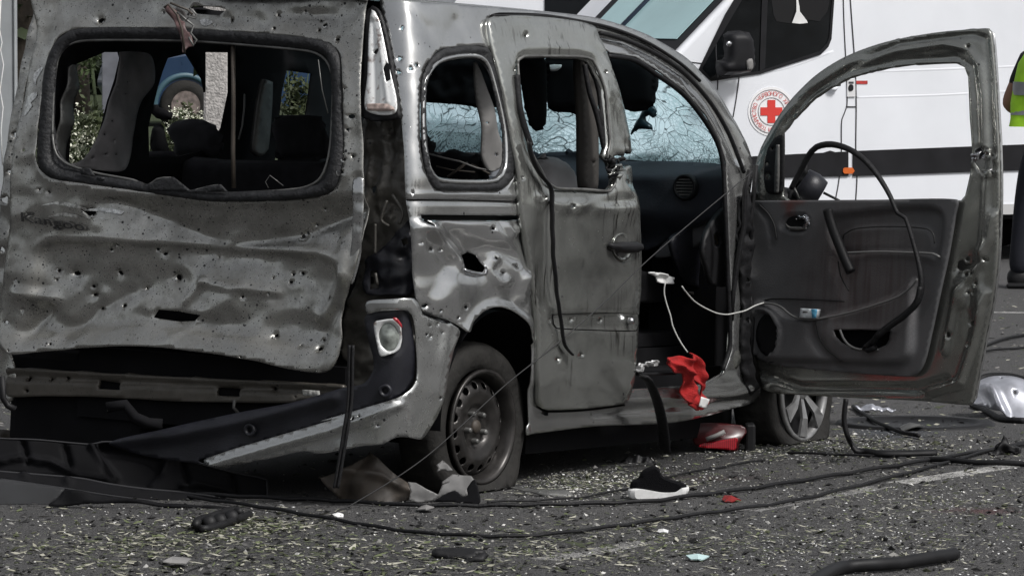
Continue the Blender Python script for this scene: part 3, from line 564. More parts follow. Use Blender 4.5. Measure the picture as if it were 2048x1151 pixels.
panel('lens', z6((290,260),(310,218),(345,212),(380,245),(388,290),(368,335),(335,345),(303,320)), shell(.032, .077, .05), base_mat('cloudy_lens', (.25,.27,.25), .15, .3, var=.5, vs=40), fog, step=4, disp=lambda X, Y: gauss(X, Y, 777, 673, 12, 16, .012))
panel('red_corner', z6((355,186),(375,184),(400,215),(402,235),(385,215)), shell(.04, .085, .05), base_mat('red_plastic', (.35,.02,.03), .3), fog, step=4)
for x, y in z6((318,542),) + c3((1275,405),):
    Q, N = bump_s(x, y); V, Fc = lathe([(.008,-.02),(.012,.002),(.020,.004),(.024,.002),(.024,-.02)], Q[0], N[0], (0,0,1), 20); mk('parking_sensor', V, Fc, NAVY, bd)
for dx, rr_ in ((-4, .008), (3, .009)):
    q = cr([(703 + dx, 690), (702 + dx, 713), (700 + dx, 800), (690 + dx, 870), (677 + dx, 950), (672 + dx, 975)], 7, False); tube('hanging_seal', at(q[:, 0], q[:, 1], 19.15), rr_, RUBBER, bumper, 8, .7)
# beam and the dark sill below the tailgate
BE = c3((28,95),(60,88),(300,100),(700,125),(1300,152),(1750,175),(1760,205),(1500,262),(1100,262),(900,258),(500,236),(240,232),(40,232),(30,170))
beam = panel('bumper_beam', BE, shell(0, -.02), paint_mat('dirty_metal', (.11,.10,.085), soot=.7, specks=.6, rough=.5, metal=.3), car, [dens(c3((498,152),(608,165),(614,200),(500,196)), 6), dens(c3((1102,187),(1222,195),(1226,235),(1108,230)), 6), blob(56,758,5,.15,10), blob(54,781,4,.2,8), blob(545,777,3), blob(592,792,2.5), blob(132,757,2.5), blob(100,760,3)],
      lambda X, Y: nz(X, Y, .03, .004, 51) + crease(X, Y, c3((28,125),(700,160),(1750,215)), 5, -.02) , 7, .02)
panel('sticker', dens(c3((1545,198),(1632,204),(1635,234),(1548,228)), 6), shell(.006, -.012), base_mat('old_sticker', (.35,.35,.33), .7, var=.6, vs=90), beam, step=6, round_=False)
panel('boot_sill', [(12,700),(60,690),(300,680),(690,730),(735,700),(735,790),(700,800),(12,760)], shell(-.10, -.11), BLACK, car, disp=lambda X, Y: crease(X, Y, c3((150,35),(1180,180),(1700,190)), 6, .02) + nz(X, Y, .03, .015, 61), step=9)
# under the tail : hanging exhaust parts, left bumper mount
for pts, r, m_ in ((((545,290),(640,275),(690,340),(760,370),(830,375)), .02, DARKIN), (((1200,250),(1195,290),(1225,325)), .006, GREY), (((1310,308),(1350,298),(1400,305)), .004, GREY), (((10,130),(15,240),(40,280),(80,300)), .012, BLACK)):
    q = np.array(c3(*pts)); tube('underbody_pipe', at(q[:, 0], q[:, 1], 19.75), r, m_, car, 8, step=6)
panel('mount_plate', c3((105,240),(150,245),(150,330),(110,330)), shell(-.10, -.12), INNER, car)
V, Fc = join([cbox((-.19, .60, .28), (.79, .60, .38)), cbox((-.47, .45, .27), (.22, .4, .16)), cbox((-.40, -.2, .33), (.3, .5, .14))]); bev(mk('silencer_and_dark_filler', V, Fc, DARKIN, car, False), .04)  # largest box is a dark filler, standing in for shade under the tail
# left rear corner of the body
panel('left_body_edge', [(104,-26),(80,-26),(58,60),(34,170),(16,270),(4,360),(-6,470),(-16,560),(-20,700),(-8,800),(24,800),(30,745),(14,700),(6,640),(22,450),(34,270),(58,130)], shell(-.03, 0), PAINT, car, [blob(28,269,4), blob(16,344,4), blob(10,400,8), blob(6,500,5)], lambda X, Y: nz(X, Y, .02, .02, 71) + fold(X, Y, [(90,0),(40,170),(18,350)], 14, -.02), 8, .01)
# ---- wheels
def wheel(name, px, py, D, steel, yaw=0, rad=.313, cz=None):
    C = at1(px, py, D)
    ax = -CM[:3, 1].copy(); ax[2] = 0; ax /= np.linalg.norm(ax)
    if yaw: c, s = math.cos(yaw), math.sin(yaw); ax = np.array([ax[0]*c - ax[1]*s, ax[0]*s + ax[1]*c, 0])
    up = (0, 0, 1); root = thing_part(name)
    prof = [(.205, -.15), (.24, -.16), (.29, -.155), (rad - .006, -.135), (rad, -.11), (rad, -.04), (rad - .004, -.015), (.297, .008), (.27, .016), (.24, .014), (.215, .004), (.206, -.008)]
    V, Fc = lathe(prof, C - ax * .02, ax, up, 120)
    rel = V - C; h = rel @ ax; ang = np.arctan2(rel @ np.cross(ax, up), rel[:, 2]); np_ = len(prof)
    idx = np.arange(len(V)) % np_; seg = np.arange(len(V)) // np_
    gro = ((idx >= 3) & (idx <= 5)) & (seg % 3 == 0); V[gro] -= (rel[gro] - np.outer(h[gro], ax)) / (np.linalg.norm(rel[gro] - np.outer(h[gro], ax), axis=1)[:, None]) * .006
    low = np.clip((C[2] - .13 - V[:, 2]) / .12, 0, 1)
    V += np.outer(low * .035 * np.where(h > -.07, 1, -.6), ax); V[:, 2] = np.maximum(V[:, 2], .004 + .006 * np.random.RandomState(1).rand(len(V)))
    t = mk('tyre', V, Fc, TYRE, root)
    if steel:
        pr = [(.207, -.01), (.210, .004), (.203, .006), (.197, -.004), (.188, -.018), (.184, -.045), (.176, -.060)]
        V, Fc = lathe(pr, C, ax, up, 72); rim = mk('rim', V, Fc, STEEL, root); solid(rim, .004)
        # disc with ventilation holes built in the wheel plane
        e1 = np.array([0, 0, 1.]); e2 = np.cross(ax, e1)
        out = [(.178 * math.cos(a), .178 * math.sin(a)) for a in np.linspace(0, 2*math.pi, 60, False)]
        holes = []
        for k in range(16):
            a = 2 * math.pi * (k + .3) / 16; holes.append([((.152 + .013 * math.cos(b_)) * math.cos(a) - .016 * math.sin(b_) * math.sin(a), (.152 + .013 * math.cos(b_)) * math.sin(a) + .016 * math.sin(b_) * math.cos(a)) for b_ in np.linspace(0, 2*math.pi, 10, False)])
        P, T = tri2d(out, holes, .009); r = np.hypot(P[:, 0], P[:, 1])
        hh = np.interp(r, [0, .03, .034, .075, .085, .125, .145, .165, .178], [-.035, -.035, -.04, -.045, -.03, -.018, -.022, -.034, -.05])
        Vd = C + np.outer(hh, ax) + np.outer(P[:, 0], e1) + np.outer(P[:, 1], e2); solid(mk('disc', Vd, T, STEEL, rim), .004)
        V, Fc = lathe([(.0, -.020), (.022, -.022), (.026, -.03), (.028, -.05)], C, ax, up, 24); mk('hub_cap', V, Fc, BROWN, rim)
        for k in range(5):
            a = 2 * math.pi * k / 5 + .5; c = C + (e1 * math.cos(a) + e2 * math.sin(a)) * .054
            V, Fc = lathe([(0, -.014), (.009, -.014), (.011, -.02), (.011, -.05)], c, ax, up, 6); mk('wheel_nut', V, Fc, GREY, rim)
        V, Fc = lathe([(0, -.09), (.18, -.09), (.20, -.13)], C, ax, up, 32); mk('brake_drum', V, Fc, DARKIN, root)
    else:
        V, Fc = lathe([(.207, -.01), (.211, .004), (.200, .008), (.192, -.004), (.185, -.03)], C, ax, up, 72); rim = mk('rim', V, Fc, ALLOY, root); solid(rim, .004)
        e1 = np.array([0, 0, 1.]); e2 = np.cross(ax, e1); parts = []
        for k in range(7):
            a0 = 2 * math.pi * k / 7 + .25; P = []
            for rr, da in ((.03, -.35), (.03, .35), (.12, .17), (.196, .22), (.196, -.12), (.12, -.10)):
                P.append((rr, a0 + da))
            Vp = [C + (e1 * math.cos(a) + e2 * math.sin(a)) * rr + ax * (.004 - .02 * (rr < .1) + .006 * (i == 2)) for i, (rr, a) in enumerate(P)]
            parts.append((Vp, [tuple(range(6))]))
        V, Fc = join(parts); o = mk('spokes', V, Fc, ALLOY, rim, False); solid(o, .012)
        V, Fc = lathe([(0, .006), (.035, .004), (.045, -.01)], C, ax, up, 24); mk('hub_cap', V, Fc, ALLOY, rim)
        V, Fc = lathe([(0, -.05), (.19, -.05)], C, ax, up, 32); mk('brake_disc', V, Fc, BLACK, root)
    return root
def thing_part(name):
    o = bpy.data.objects.new(name, None); COL.objects.link(o); o.parent = car; return o
wheel('rear_wheel', 965, 853, 20.0, True, -R(4.5))
wheel('front_wheel', 1607, 778, 22.12, False, 0, .30)
C_ = fromcar([(0, .70, .24)])[0]
V, Fc = lathe([(.0,-.2),(.20,-.2),(.31,-.17),(.31,.0),(.2,.02),(0,.02)], C_, CM[:3, 1], (0,0,1), 40); mk('far_rear_wheel', V, Fc, TYRE, car)
C_ = fromcar([(2.65, .70, .26)])[0]
V, Fc = lathe([(.0,-.2),(.20,-.2),(.30,-.17),(.30,.0),(.2,.02),(0,.02)], C_, CM[:3, 1], (0,0,1), 40); mk('far_front_wheel', V, Fc, TYRE, car)
# ---- front end hidden behind the open door : wing, bonnet, nose
NW = [(-1,1),(1,1)]
zc = .30
fe = []
for x, zt, wd in ((2.12,.98,.80),(2.4,.96,.82),(2.9,.90,.82),(3.3,.82,.78),(3.48,.72,.68),(3.55,.55,.6)):
    fe.append([(x, -wd, .30), (x, -wd, zt - .2), (x, -wd + .08, zt - .05), (x, -.4, zt), (x, .4, zt), (x, wd - .08, zt - .05), (x, wd, zt - .2), (x, wd, .30)])
V = [p for r in fe for p in r]; Fc = [(i*8+j, (i+1)*8+j, (i+1)*8+j+1, i*8+j+1) for i in range(5) for j in range(7) if not (j in (0, 6) and i in (0, 1, 2))] + [tuple(40 + j for j in range(8))]
mk('bonnet_and_wings', fromcar(V), Fc, PAINT_S, car)
V, Fc = join([cbox((2.15,-.55,.62),(.2,.3,.6)), cbox((3.2,0,.45),(.5,1.2,.3))]); mk('engine_bay', V, Fc, DARKIN, car, False)
# ---- sliding door
SD = c4((713,112),(722,92),(760,79),(1000,86),(1240,126),(1272,185),(1332,335),(1402,560),(1430,700),(1432,788),(1405,770),(1398,800),(1375,790),(1350,800),(1345,830),(1382,850),(1400,870),(1440,850),(1470,912)) + c5((1465,60),(1490,150),(1505,400),(1495,700),(1475,950)) + c6((1445,190),(1430,240),(1400,270),(1200,296),(1010,303),(978,285),(966,245)) + c5((965,1000),(960,760),(945,600),(910,400),(880,200)) + c4((870,950),(830,700),(770,400),(725,210))
SDW = c4((858,330),(862,312),(888,297),(1000,296),(1180,300),(1232,315),(1250,345),(1290,450),(1308,600),(1318,735),(1305,800),(1330,830),(1350,900),(1345,940),(1320,970),(1200,962),(1050,955),(1010,930),(985,880),(920,750),(880,560))
def sd_disp(X, Y):
    d = nz(X, Y, .012, .004, 81) + crease(X, Y, SDW + SDW[:1], 7, -.008)
    d += crease(X, Y, c4((835,330),(850,260),(900,240),(1150,245),(1240,270),(1290,340),(1330,500)), 5, .006)
    d += gauss(X, Y, 1165, 412, 80, 14, .024) + fold(X, Y, c4((975,1010),(1080,1085),(1130,1110),(1180,1070)) , 16, .012) + fold(X, Y, [(1082,405),(1140,432),(1180,412),(1260,400)], 18, -.014)
    d += gauss(X, Y, 1250, 400, 18, 40, .018) + gauss(X, Y, 1270, 360, 14, 24, -.02) + gauss(X, Y, 1140, 412, 5, 8, -.016)
    d += crease(X, Y, [(1088,430),(1084,520),(1092,600)], 16, -.008) + gauss(X, Y, 1180, 560, 70, 26, -.007) + gauss(X, Y, 1230, 545, 36, 36, -.006) + nz(X, Y, .025, .0035, 82)
    d += recess(X, Y, cr(c5((1035,712),(1100,705),(1470,705),(1480,720),(1470,790),(1100,785),(1050,775)), 6), .010, 4)
    d += gauss(X, Y, 1247, 500, 20, 24, -.016) + crease(X, Y, c4((720,110),(760,82),(1240,128)), 5, -.004)
    d += nz(X, Y, .06, .012, 83) * np.exp(-(((X - 1240) / 26) ** 2 + ((Y - 330) / 30) ** 2))
    d += crease(X, Y, c4((1290,220),(1370,480),(1410,700)), 6, .006) + gauss(X, Y, 1135, 800, 60, 20, -.004) - .012 * sst((X - 1268) / 16) * (Y > 340)
    return d
sdoor = panel('sliding_door', SD, shell(.022, 0), PAINT_D, car, [dens(SDW, 8)] + [blob(x, y, r, .4, 8) for x, y, r in ((1053,71,3.5),(1142,412,4),(1088,397,3),(1115,718,3.5),(1163,709,3),(1100,640,2.5),(1145,638,3),(1205,640,4),(1030,140,2),(1210,145,3),(1256,365,6),(1040,470,2),(1180,380,2),(1150,381,2),(1045,355,2))], sd_disp, 7, .02)
V = []
sdi = [(1036,121),(1050,114),(1161,116),(1186,128)]
ringtube('window_frame', SDW, -3, shell(.022, 0), .004, .006, GREY, sdoor)
hp = c5((1318,365),(1345,345),(1400,340),(1470,343),(1490,365),(1480,385),(1440,398),(1360,392))
cup = c5((1350,330),(1380,300),(1410,303),(1435,340),(1440,395),(1425,425),(1400,440),(1375,425),(1350,395))
cc = panel('handle_cup', cup, shell(.022, 0), PAINT_D, sdoor, (), lambda X, Y: recess(X, Y, cr(cup, 5), .012, 6) + .008, 4, .003)
pillow('door_handle', hp, shell(.03, 0), BLACK, sdoor, .028, 4, 8)
q = np.array(c5((1440,745),))
Q, N = shell(.03, 0)(*q.T); V, Fc = lathe([(0,.010),(.010,.008),(.014,0),(.014,-.01)], Q[0], N[0], (0,0,1), 16); mk('trim_clip', V, Fc, CHROME, sdoor)
# black strap hanging down the sliding door
q = cr([(1058,285),(1066,320),(1082,350),(1100,372),(1104,400),(1106,500),(1113,580),(1122,640),(1130,690),(1145,708)], 7, False); Q, N = shell(.045, 0)(*q.T)
tube('hanging_seal', Q + nz(q[:, 0], q[:, 1], .03, .004, 3)[:, None] * N, .014 - .004 * np.linspace(0, 1, len(Q)), RUBBER, sdoor, 8, .5)
q = cr([(1034,150),(1040,215),(1052,262),(1062,292)], 7, False); Q, N = shell(.03, 0)(*q.T); tube('hanging_seal', Q, .012, RUBBER, sdoor, 8, .5)
for pts in (((1200,330),(1225,470),(1265,600),(1300,760),(1320,800)), ((1235,330),(1275,480),(1290,650),(1305,760)), ((1265,560),(1310,720))):
    q = cr(c4(*pts), 6, False); Q, N = shell(.005, 0)(*q.T); tube('torn_edge_seal', Q, .010, RUBBER, sdoor, 6)
for k in range(9):
    cx, cy = 1226 + random.uniform(-14, 16), 335 + random.uniform(-18, 22)
    panel('torn_shred', blob(cx, cy, random.uniform(6, 12), .6, 7), shell(.02 + random.uniform(0, .03), 0), random.choice([RUBBER, PAINT_D, RUBBER]), sdoor, disp=lambda X, Y: nz(X, Y, .12, .03, k), step=4, thick=.004, round_=False)
gapm = base_mat('gap_black', (.003,.003,.003), .9, spec=.1)
def gl_(pts, o, r, nm, par): q = cr(pts, 8, False); tube(nm, shell(o, 0)(*q.T)[0], r, gapm, par, 6, .6)
gl_(c4((1240,118),(1000,78),(765,70),(722,84),(706,112),(718,210),(763,400),(823,700),(863,950)) + c5((874,200),(904,400),(939,600),(954,760),(959,1000)) + c6((960,245),(972,290),(1005,310),(1200,303),(1400,277)), .006, .0075, 'door_gap', sdoor)
gl_([(812,399),(900,400),(1043,403)], .002, .004, 'door_gap', side); gl_([(843,626),(870,634),(898,645)], .034, .004, 'door_gap', bumper)
for pts in (c5((1037,714),(1200,707),(1470,708)), c5((1037,714),(1040,760),(1055,780),(1200,790),(1468,793),(1478,760),(1475,712))): gl_(pts, .020, .0025, 'trim_seam', sdoor)
panel('front_headlining', [(835,100),(1010,98),(1010,216),(950,213),(900,208),(835,204)], PX(1.50), DARKIN, car, disp=lambda X, Y: nz(X, Y, .05, .02, 3), step=9, thick=.02, round_=False)
# ---- what shows through the side windows
panel('pale_pillar_trim', c4((640,315),(672,380),(705,520),(742,650),(778,735),(786,800),(775,850),(740,876),(700,866),(668,800),(655,650),(640,520)), PY(-.62), PALE, car, [blob(963,245,2.5), blob(992,310,3)], lambda X, Y: gauss(X, Y, 970, 240, 20, 60, .03), 6, .006)
for pts, wd in ((((500,905),(600,830)), .02), (((620,840),(715,890)), .014), (((440,850),(520,870),(640,880)), .012)):
    q = np.array(c4(*pts)); tube('splintered_trim', at(q[:, 0], q[:, 1], 20.6), wd, BROWN, car, 5, .3)
q = np.array(c4((385,780),(470,805),(560,825),(650,860),(730,875),(775,850))); tube('cable_loop', at(q[:, 0], q[:, 1], 20.5), .004, PALE, car, 6, step=6)
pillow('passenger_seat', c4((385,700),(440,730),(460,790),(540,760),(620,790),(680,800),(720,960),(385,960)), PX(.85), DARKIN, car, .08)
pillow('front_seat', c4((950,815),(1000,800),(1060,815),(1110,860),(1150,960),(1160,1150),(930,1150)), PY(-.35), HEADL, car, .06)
pillow('headrest', c4((860,300),(985,300),(992,480),(985,640),(950,672),(915,640),(895,560),(870,420)), PY(-.5), DARKIN, car, .04)
pillow('sun_visor', c4((1000,300),(1190,300),(1190,560),(1090,575),(1030,565),(1010,530)), PX(1.55), DARKIN, car, .02)
pillow('sun_visor', c4((1300,290),(1440,280),(1560,370),(1565,500),(1550,545),(1400,552)), PX(1.62), DARKIN, car, .02)
mr = pillow('rear_view_mirror', c4((1480,600),(1520,545),(1560,545),(1572,590),(1550,605),(1530,590),(1515,610),(1545,640),(1550,662),(1475,662),(1440,692),(1452,650)), PX(1.75), base_mat('teal_black', (.015,.035,.045), .3), car, .02, 4, 8)
pillow('interior_lamp', c4((1015,335),(1083,332),(1080,345),(1060,362),(1025,362)), PX(1.5), WHITE, car, .005, 4, 5)
panel('centre_pillar', c4((1180,300),(1262,312),(1268,500),(1268,960),(1200,960),(1190,620)), PY(-.70), base_mat('pillar_grey', (.06,.055,.05), .6, var=.3), car, [blob(1187,325,2)], step=9, thick=.03)
# dashboard and the dark lower cabin in front of the open door
DB = [(1040,312),(1100,304),(1180,302),(1250,322),(1350,322),(1430,326),(1470,332),(1475,370),(1460,430),(1400,455),(1345,480),(1300,500),(1240,500),(1040,500)]
dash = panel('dashboard', DB, PX(2.02), DASH, car, (), lambda X, Y: .10 * sst((Y - 318) / 40) - .07 * sst((Y - 420) / 70) + nz(X, Y, .02, .01, 6), 8, .02, round_=False)
V, Fc = crossg(np.array([(2.0, -.80, 1.10), (2.15, -.80, 1.12), (2.5, -.75, 1.06)]), 0, 0, 4); mk('dashboard_top', V, Fc, DASH, dash)
Cv, Nv = PX(1.90)(1369, 374); C0v = Cv[0]; axv = -CM[:3, 0]
V, Fc = lathe([(.030, -.03), (.040, .004), (.046, .008), (.052, .002), (.054, -.02)], C0v, axv, (0, 0, 1), 30); vt = mk('air_vent', V, Fc, BLACK, dash)
V, Fc = join([boxv(C0v + np.array([0, 0, 1.]) * dz + axv * -.005, (.085 * math.sqrt(max(.02, 1 - (dz / .045) ** 2)), .012, .006), Matrix.Rotation(-YAW, 3, 'Z')) for dz in (-.03, -.018, -.006, .006, .018, .03)]); mk('louvre', V, Fc, GREY, vt, False)
panel('side_vent', c4((1825,915),(1835,900),(1860,905),(1862,950),(1830,955)), PX(1.93), BLACK, dash, step=4)
panel('lower_dash_trim', c5((1905,180),(1880,170),(1830,230),(1780,260),(1700,290),(1620,330),(1560,420),(1700,400),(1800,340),(1920,300)), PX(1.98), HEADL, dash, disp=lambda X, Y: nz(X, Y, .02, .02, 6), step=7, thick=.02)
fp = panel('fuse_panel', c5((1925,170),(1870,210),(1810,300),(1790,400),(1810,470),(1850,560),(1925,560)), PY(-.80), BLACK, car, [c5((1845,300),(1862,290),(1882,300),(1885,350),(1862,370),(1843,355))], lambda X, Y: gauss(X, Y, 1425, 500, 40, 60, .02), 6, .02)
panel('yellow_fuses', c5((1840,295),(1886,292),(1888,372),(1842,372)), PY(-.78), base_mat('yellow_fuse', (.16,.11,.03), .5, var=.9, vs=60), fp, step=6, off=-.01)
panel('console_side', [(1345,478),(1400,450),(1440,430),(1452,580),(1400,575),(1370,560)], PY(-.62), NAVY, car, step=9, thick=.02, disp=lambda X, Y: nz(X, Y, .02, .02, 5))
panel('seat_cushion', c5((1400,495),(1540,500),(1590,545),(1690,555),(1740,600),(1740,640),(1400,640)), PY(-.50), BLACK, car, step=9, thick=.1)
panel('footwell', [(1150,480),(1470,400),(1480,770),(1150,790)], PY(-.10), DARKIN, car, round_=False, step=30)
pq = panel('inner_pillar', c5((1975,490),(1990,520),(1985,640),(1990,740),(1975,850),(1960,960),(1925,1040),(1850,1085),(1800,1100),(1790,1080),(1860,1050),(1905,990),(1920,900),(1935,800),(1950,600),(1960,510)), shell(-.02, 0), PAINT_F, car, disp=lambda X, Y: gauss(X, Y, 1466, 720, 14, 34, .03) + nz(X, Y, .03, .008, 8), step=6)
# black rubber and hoses between pillar and door
for pts, r, D_ in (([(1500,340),(1490,380),(1488,450),(1476,520),(1466,580),(1462,640)], .022, 21.6), ([(1512,330),(1508,380),(1502,430),(1500,500)], .02, 21.7), ([(1484,545),(1492,600),(1490,660),(1482,720),(1480,760)], .02, 21.75), ([(1496,560),(1504,640),(1500,720)], .028, 21.85)):
    q = np.array(pts, float); tube('pillar_gasket', at(q[:, 0], q[:, 1], D_), r, RUBBER, car, 8, .5, step=8)
panel('hinge_gap_seal', [(1484,395),(1508,392),(1504,560),(1502,700),(1516,775),(1503,790),(1488,745),(1483,680),(1486,600),(1478,500)], shell(.014, 0), RUBBER, car, [blob(1497,560,5), blob(1494,640,6)], lambda X, Y: nz(X, Y, .05, .02, 3), 6, .01)
# ---- the open front door
Hh = np.array([.972, 1.93]); Fh = np.array([1.835, 1.25]); dv = (Fh - Hh) / np.linalg.norm(Fh - Hh); dn = np.array([-dv[1], dv[0]]) * -1
dn = dn if dn[1] < 0 else -dn
doorS = plane((Hh[0], Hh[1], .9), (dn[0], dn[1], .06))
def doorO(o): return plane((Hh[0] + dn[0] * o, Hh[1] + dn[1] * o, .9), (dn[0], dn[1], .06))
DO = c7((672,1000),(665,900),(690,780),(740,680),(800,580),(880,480),(1000,370),(1150,282),(1350,212),(1600,166),(1780,150),(1862,146),(1875,170),(1885,260),(1895,400),(1907,600),(1917,800),(1919,1000)) + c8((1915,250),(1905,450),(1882,640),(1850,800),(1820,950),(1790,1110)) + c9((1780,262),(1760,278),(1500,255),(1200,242),(900,225),(760,216),(705,185),(682,60)) + c8((678,950),(650,850),(645,700),(650,500),(655,300),(662,150))
DW = c7((815,760),(815,680),(860,612),(960,512),(1060,442),(1100,440),(1100,425),(1150,402),(1300,357),(1500,330),(1700,325),(1742,345),(1760,395),(1768,600),(1780,760),(1772,880),(1745,1000),(1725,1024),(1300,1026),(850,1026),(812,1000))
TR = c8((665,160),(685,134),(900,130),(1300,127),(1720,126),(1716,200),(1682,400),(1650,550),(1600,780),(1565,930),(1530,1005),(1480,1030),(1200,1012),(900,984),(760,962),(700,930),(655,830),(645,680),(652,400))
BURST = c7((1790,830),(1810,780),(1850,745),(1880,800),(1890,880),(1860,905),(1820,880))
def do_disp(X, Y):
    d = nz(X, Y, .02, .0012, 91)
    d += crease(X, Y, c7((700,1000),(695,880),(740,740),(830,590),(960,450),(1150,330),(1400,260),(1640,225),(1760,250),(1820,330),(1840,500),(1845,760)), 5, .014)
    d += crease(X, Y, c7((900,520),(1100,370),(1400,225),(1780,175),(1850,200),(1870,400),(1885,800)), 4, -.012)
    d += crease(X, Y, c7((820,640),(960,480),(1150,370),(1400,310),(1700,290),(1780,340),(1800,500),(1810,760)), 4, -.010)
    d += crease(X, Y, c7((1860,900),(1850,1150)) + c8((1830,450),(1700,600),(1640,900)), 5, .012)
    d += crease(X, Y, c8((1890,200),(1870,330),(1830,400)), 6, .02) + crease(X, Y, c8((1850,600),(1790,850),(1720,1060),(1560,1100)), 6, .02) + crease(X, Y, c8((1700,500),(1710,480),(1770,450)), 5, -.01)
    d += gauss(X, Y, 1935, 520, 16, 16, -.012) + gauss(X, Y, 1920, 590, 12, 22, .014) + gauss(X, Y, 1958, 600, 8, 40, .016) + gauss(X, Y, 1540, 330, 8, 40, -.01)
    d += nz(X, Y, .07, .014, 92) * (np.exp(-(((X - 1965) / 24) ** 2 + ((Y - 325) / 34) ** 2)) + .35 * np.exp(-(((X - 1950) / 30) ** 2 + ((Y - 590) / 70) ** 2)))
    d += fold(X, Y, c9((700,110),(900,185),(1500,195),(1650,150)), 12, -.02)
    return d
dh = [dens(DW, 7), dens(BURST, 5), dens(c8((1705,440),(1730,432),(1735,455),(1775,465),(1735,472),(1730,490),(1700,480)), 4)]
dh += [blob(x, y, r, .1, 9, a) for x, y, r, a in ((1932,518,4,1),(1932,548,4,1),(1943,547,4,1),(1971,518,4,1),(1944,646,5,1),(1897,668,7,.7),(1937,93,4,1),(1902,452,3,1),(1938,690,3,1),(1951,567,4,1),(1937,585,2.5,1),(1946,585,2.5,1))]
odoor = panel('open_front_door', DO, doorS, PAINT_F, car, dh, do_disp, 6, .012, label='open front door seen from inside, rear edge torn by shrapnel')
DS = [(x, y) for x, y in DO]
panel('outer_skin', cr([(x + (7 if x > 1800 else 0), y) for x, y in DO], 9)[::2], doorO(-.055), PAINT_S, odoor, [dens(cr([(x, y) for x, y in DW], 9), 9)], None, 12, .005, round_=False)
for x, y in ((1972,250),): pass
def tr_disp(X, Y):
    d = nz(X, Y, .012, .003, 95) + crease(X, Y, c8((690,150),(760,230),(780,330),(775,360)), 4, -.006)
    arm = cr(c8((1130,400),(1300,396),(1580,402),(1620,420),(1640,200),(1500,170),(1200,200),(1090,220),(1080,300)), 8)
    d += recess(X, Y, arm, .028, 7)
    ins = cr(c8((1120,310),(1180,275),(1400,262),(1550,275),(1585,310),(1585,392),(1140,392)), 8); d += recess(X, Y, ins, -.012, 6)
    low = cr(c8((1110,400),(1600,430),(1560,640),(1420,780),(1100,770),(1150,640),(1100,480)), 8); d += recess(X, Y, low, .014, 16)
    pk = cr(c8((700,655),(760,655),(820,690),(860,725),(960,738),(1100,715),(1300,660),(1420,610),(1500,540),(1500,900),(1440,960),(1000,950),(760,940),(690,900),(660,800),(665,700)), 8); d += recess(X, Y, pk, -.030, 6)
    ha = cr(c8((820,250),(845,210),(900,198),(950,205),(970,240),(950,285),(890,295),(840,285)), 5); d += recess(X, Y, ha, .014, 4) + crease(X, Y, list(map(tuple, ha)), 3, .006)
    d += crease(X, Y, c8((990,745),(1010,830),(1060,900),(1120,960)), 10, -.012)
    d += crease(X, Y, [(1541 + 33 * math.cos(a), 669 + 49 * math.sin(a)) for a in np.linspace(0, 6.4, 30)], 3.5, .014) - .012 * (((X - 1541) / 30) ** 2 + ((Y - 669) / 46) ** 2 < 1)
    return d + .03
POC = c8((1112,790),(1250,788),(1405,796),(1400,840),(1385,868),(1340,888),(1290,886),(1200,884),(1150,855),(1125,825))
tm = bpy.data.materials.new('stained_trim'); tm.use_nodes = True; n = tm.node_tree; b = n.nodes['Principled BSDF']; tc = n.nodes.new('ShaderNodeTexCoord'); v = tc.outputs['Object']
mp = n.nodes.new('ShaderNodeMapping'); mp.inputs['Scale'].default_value = (45, 45, 3); L(n, v, mp.inputs['Vector']); st = tex(n, 'Noise', 1, mp.outputs[0], Detail=3)
Pc = tocar(doorS(1725, 560)[0])[0]; ds = n.nodes.new('ShaderNodeVectorMath'); ds.operation = 'DISTANCE'; L(n, v, ds.inputs[0]); ds.inputs[1].default_value = tuple(Pc)
zone = ramp(n, ds.outputs['Value'], .12, .36, 1, 0); bl = math_(n, 'MULTIPLY', zone, ramp(n, st.outputs['Fac'], .45, .6)); nn_ = tex(n, 'Noise', 9, v, Detail=5)
c = mixc(n, ramp(n, nn_.outputs['Fac'], .3, .7), (.108, .108, .112), (.078, .078, .081)); c = mixc(n, math_(n, 'MULTIPLY', zone, .3), c, (.080, .052, .048)); c = mixc(n, math_(n, 'MULTIPLY', bl, .4), c, (.038, .018, .016))
Pc2 = tocar(doorS(1597, 412)[0])[0]; ds2 = n.nodes.new('ShaderNodeVectorMath'); ds2.operation = 'DISTANCE'; L(n, v, ds2.inputs[0]); ds2.inputs[1].default_value = tuple(Pc2)
c = mixc(n, math_(n, 'MULTIPLY', ramp(n, ds2.outputs['Value'], .04, .09, 1, 0), ramp(n, nn_.outputs['Fac'], .45, .65)), c, (.12, .045, .038))
L(n, c, b.inputs['Base Color']); b.inputs['Roughness'].default_value = .5
bf = tex(n, 'Noise', 180, v, Detail=2); bp = n.nodes.new('ShaderNodeBump'); bp.inputs['Strength'].default_value = .25; bp.inputs['Distance'].default_value = .004; L(n, bf.outputs['Fac'], bp.inputs['Height']); L(n, bp.outputs[0], b.inputs['Normal'])
trim = panel('inner_trim', TR, doorS, tm, odoor, [dens(POC, 6)], tr_disp, 6, .01)
panel('pocket_recess', cr(c8((1095,775),(1420,780),(1415,880),(1340,905),(1130,900)), 8), doorO(.004), DARKIN, trim)
V = [(1541 + 29 * math.cos(a), 669 + 44 * math.sin(a)) for a in np.linspace(0, 2 * math.pi, 28, False)]
panel('speaker_grille', V, doorO(.052), BLACK, trim, step=6, disp=lambda X, Y: nz(X, Y, .5, .001, 2), round_=False)
panel('handle_bowl', c8((830,240),(850,215),(900,206),(945,212),(960,240),(945,275),(890,285),(845,275)), doorO(.018), BLACK, trim, step=4)
pillow('inner_handle', c8((880,225),(915,206),(945,210),(955,240),(940,265),(905,268),(925,245),(920,228)), doorO(.025), CHROME, trim, .012, 3, 5)
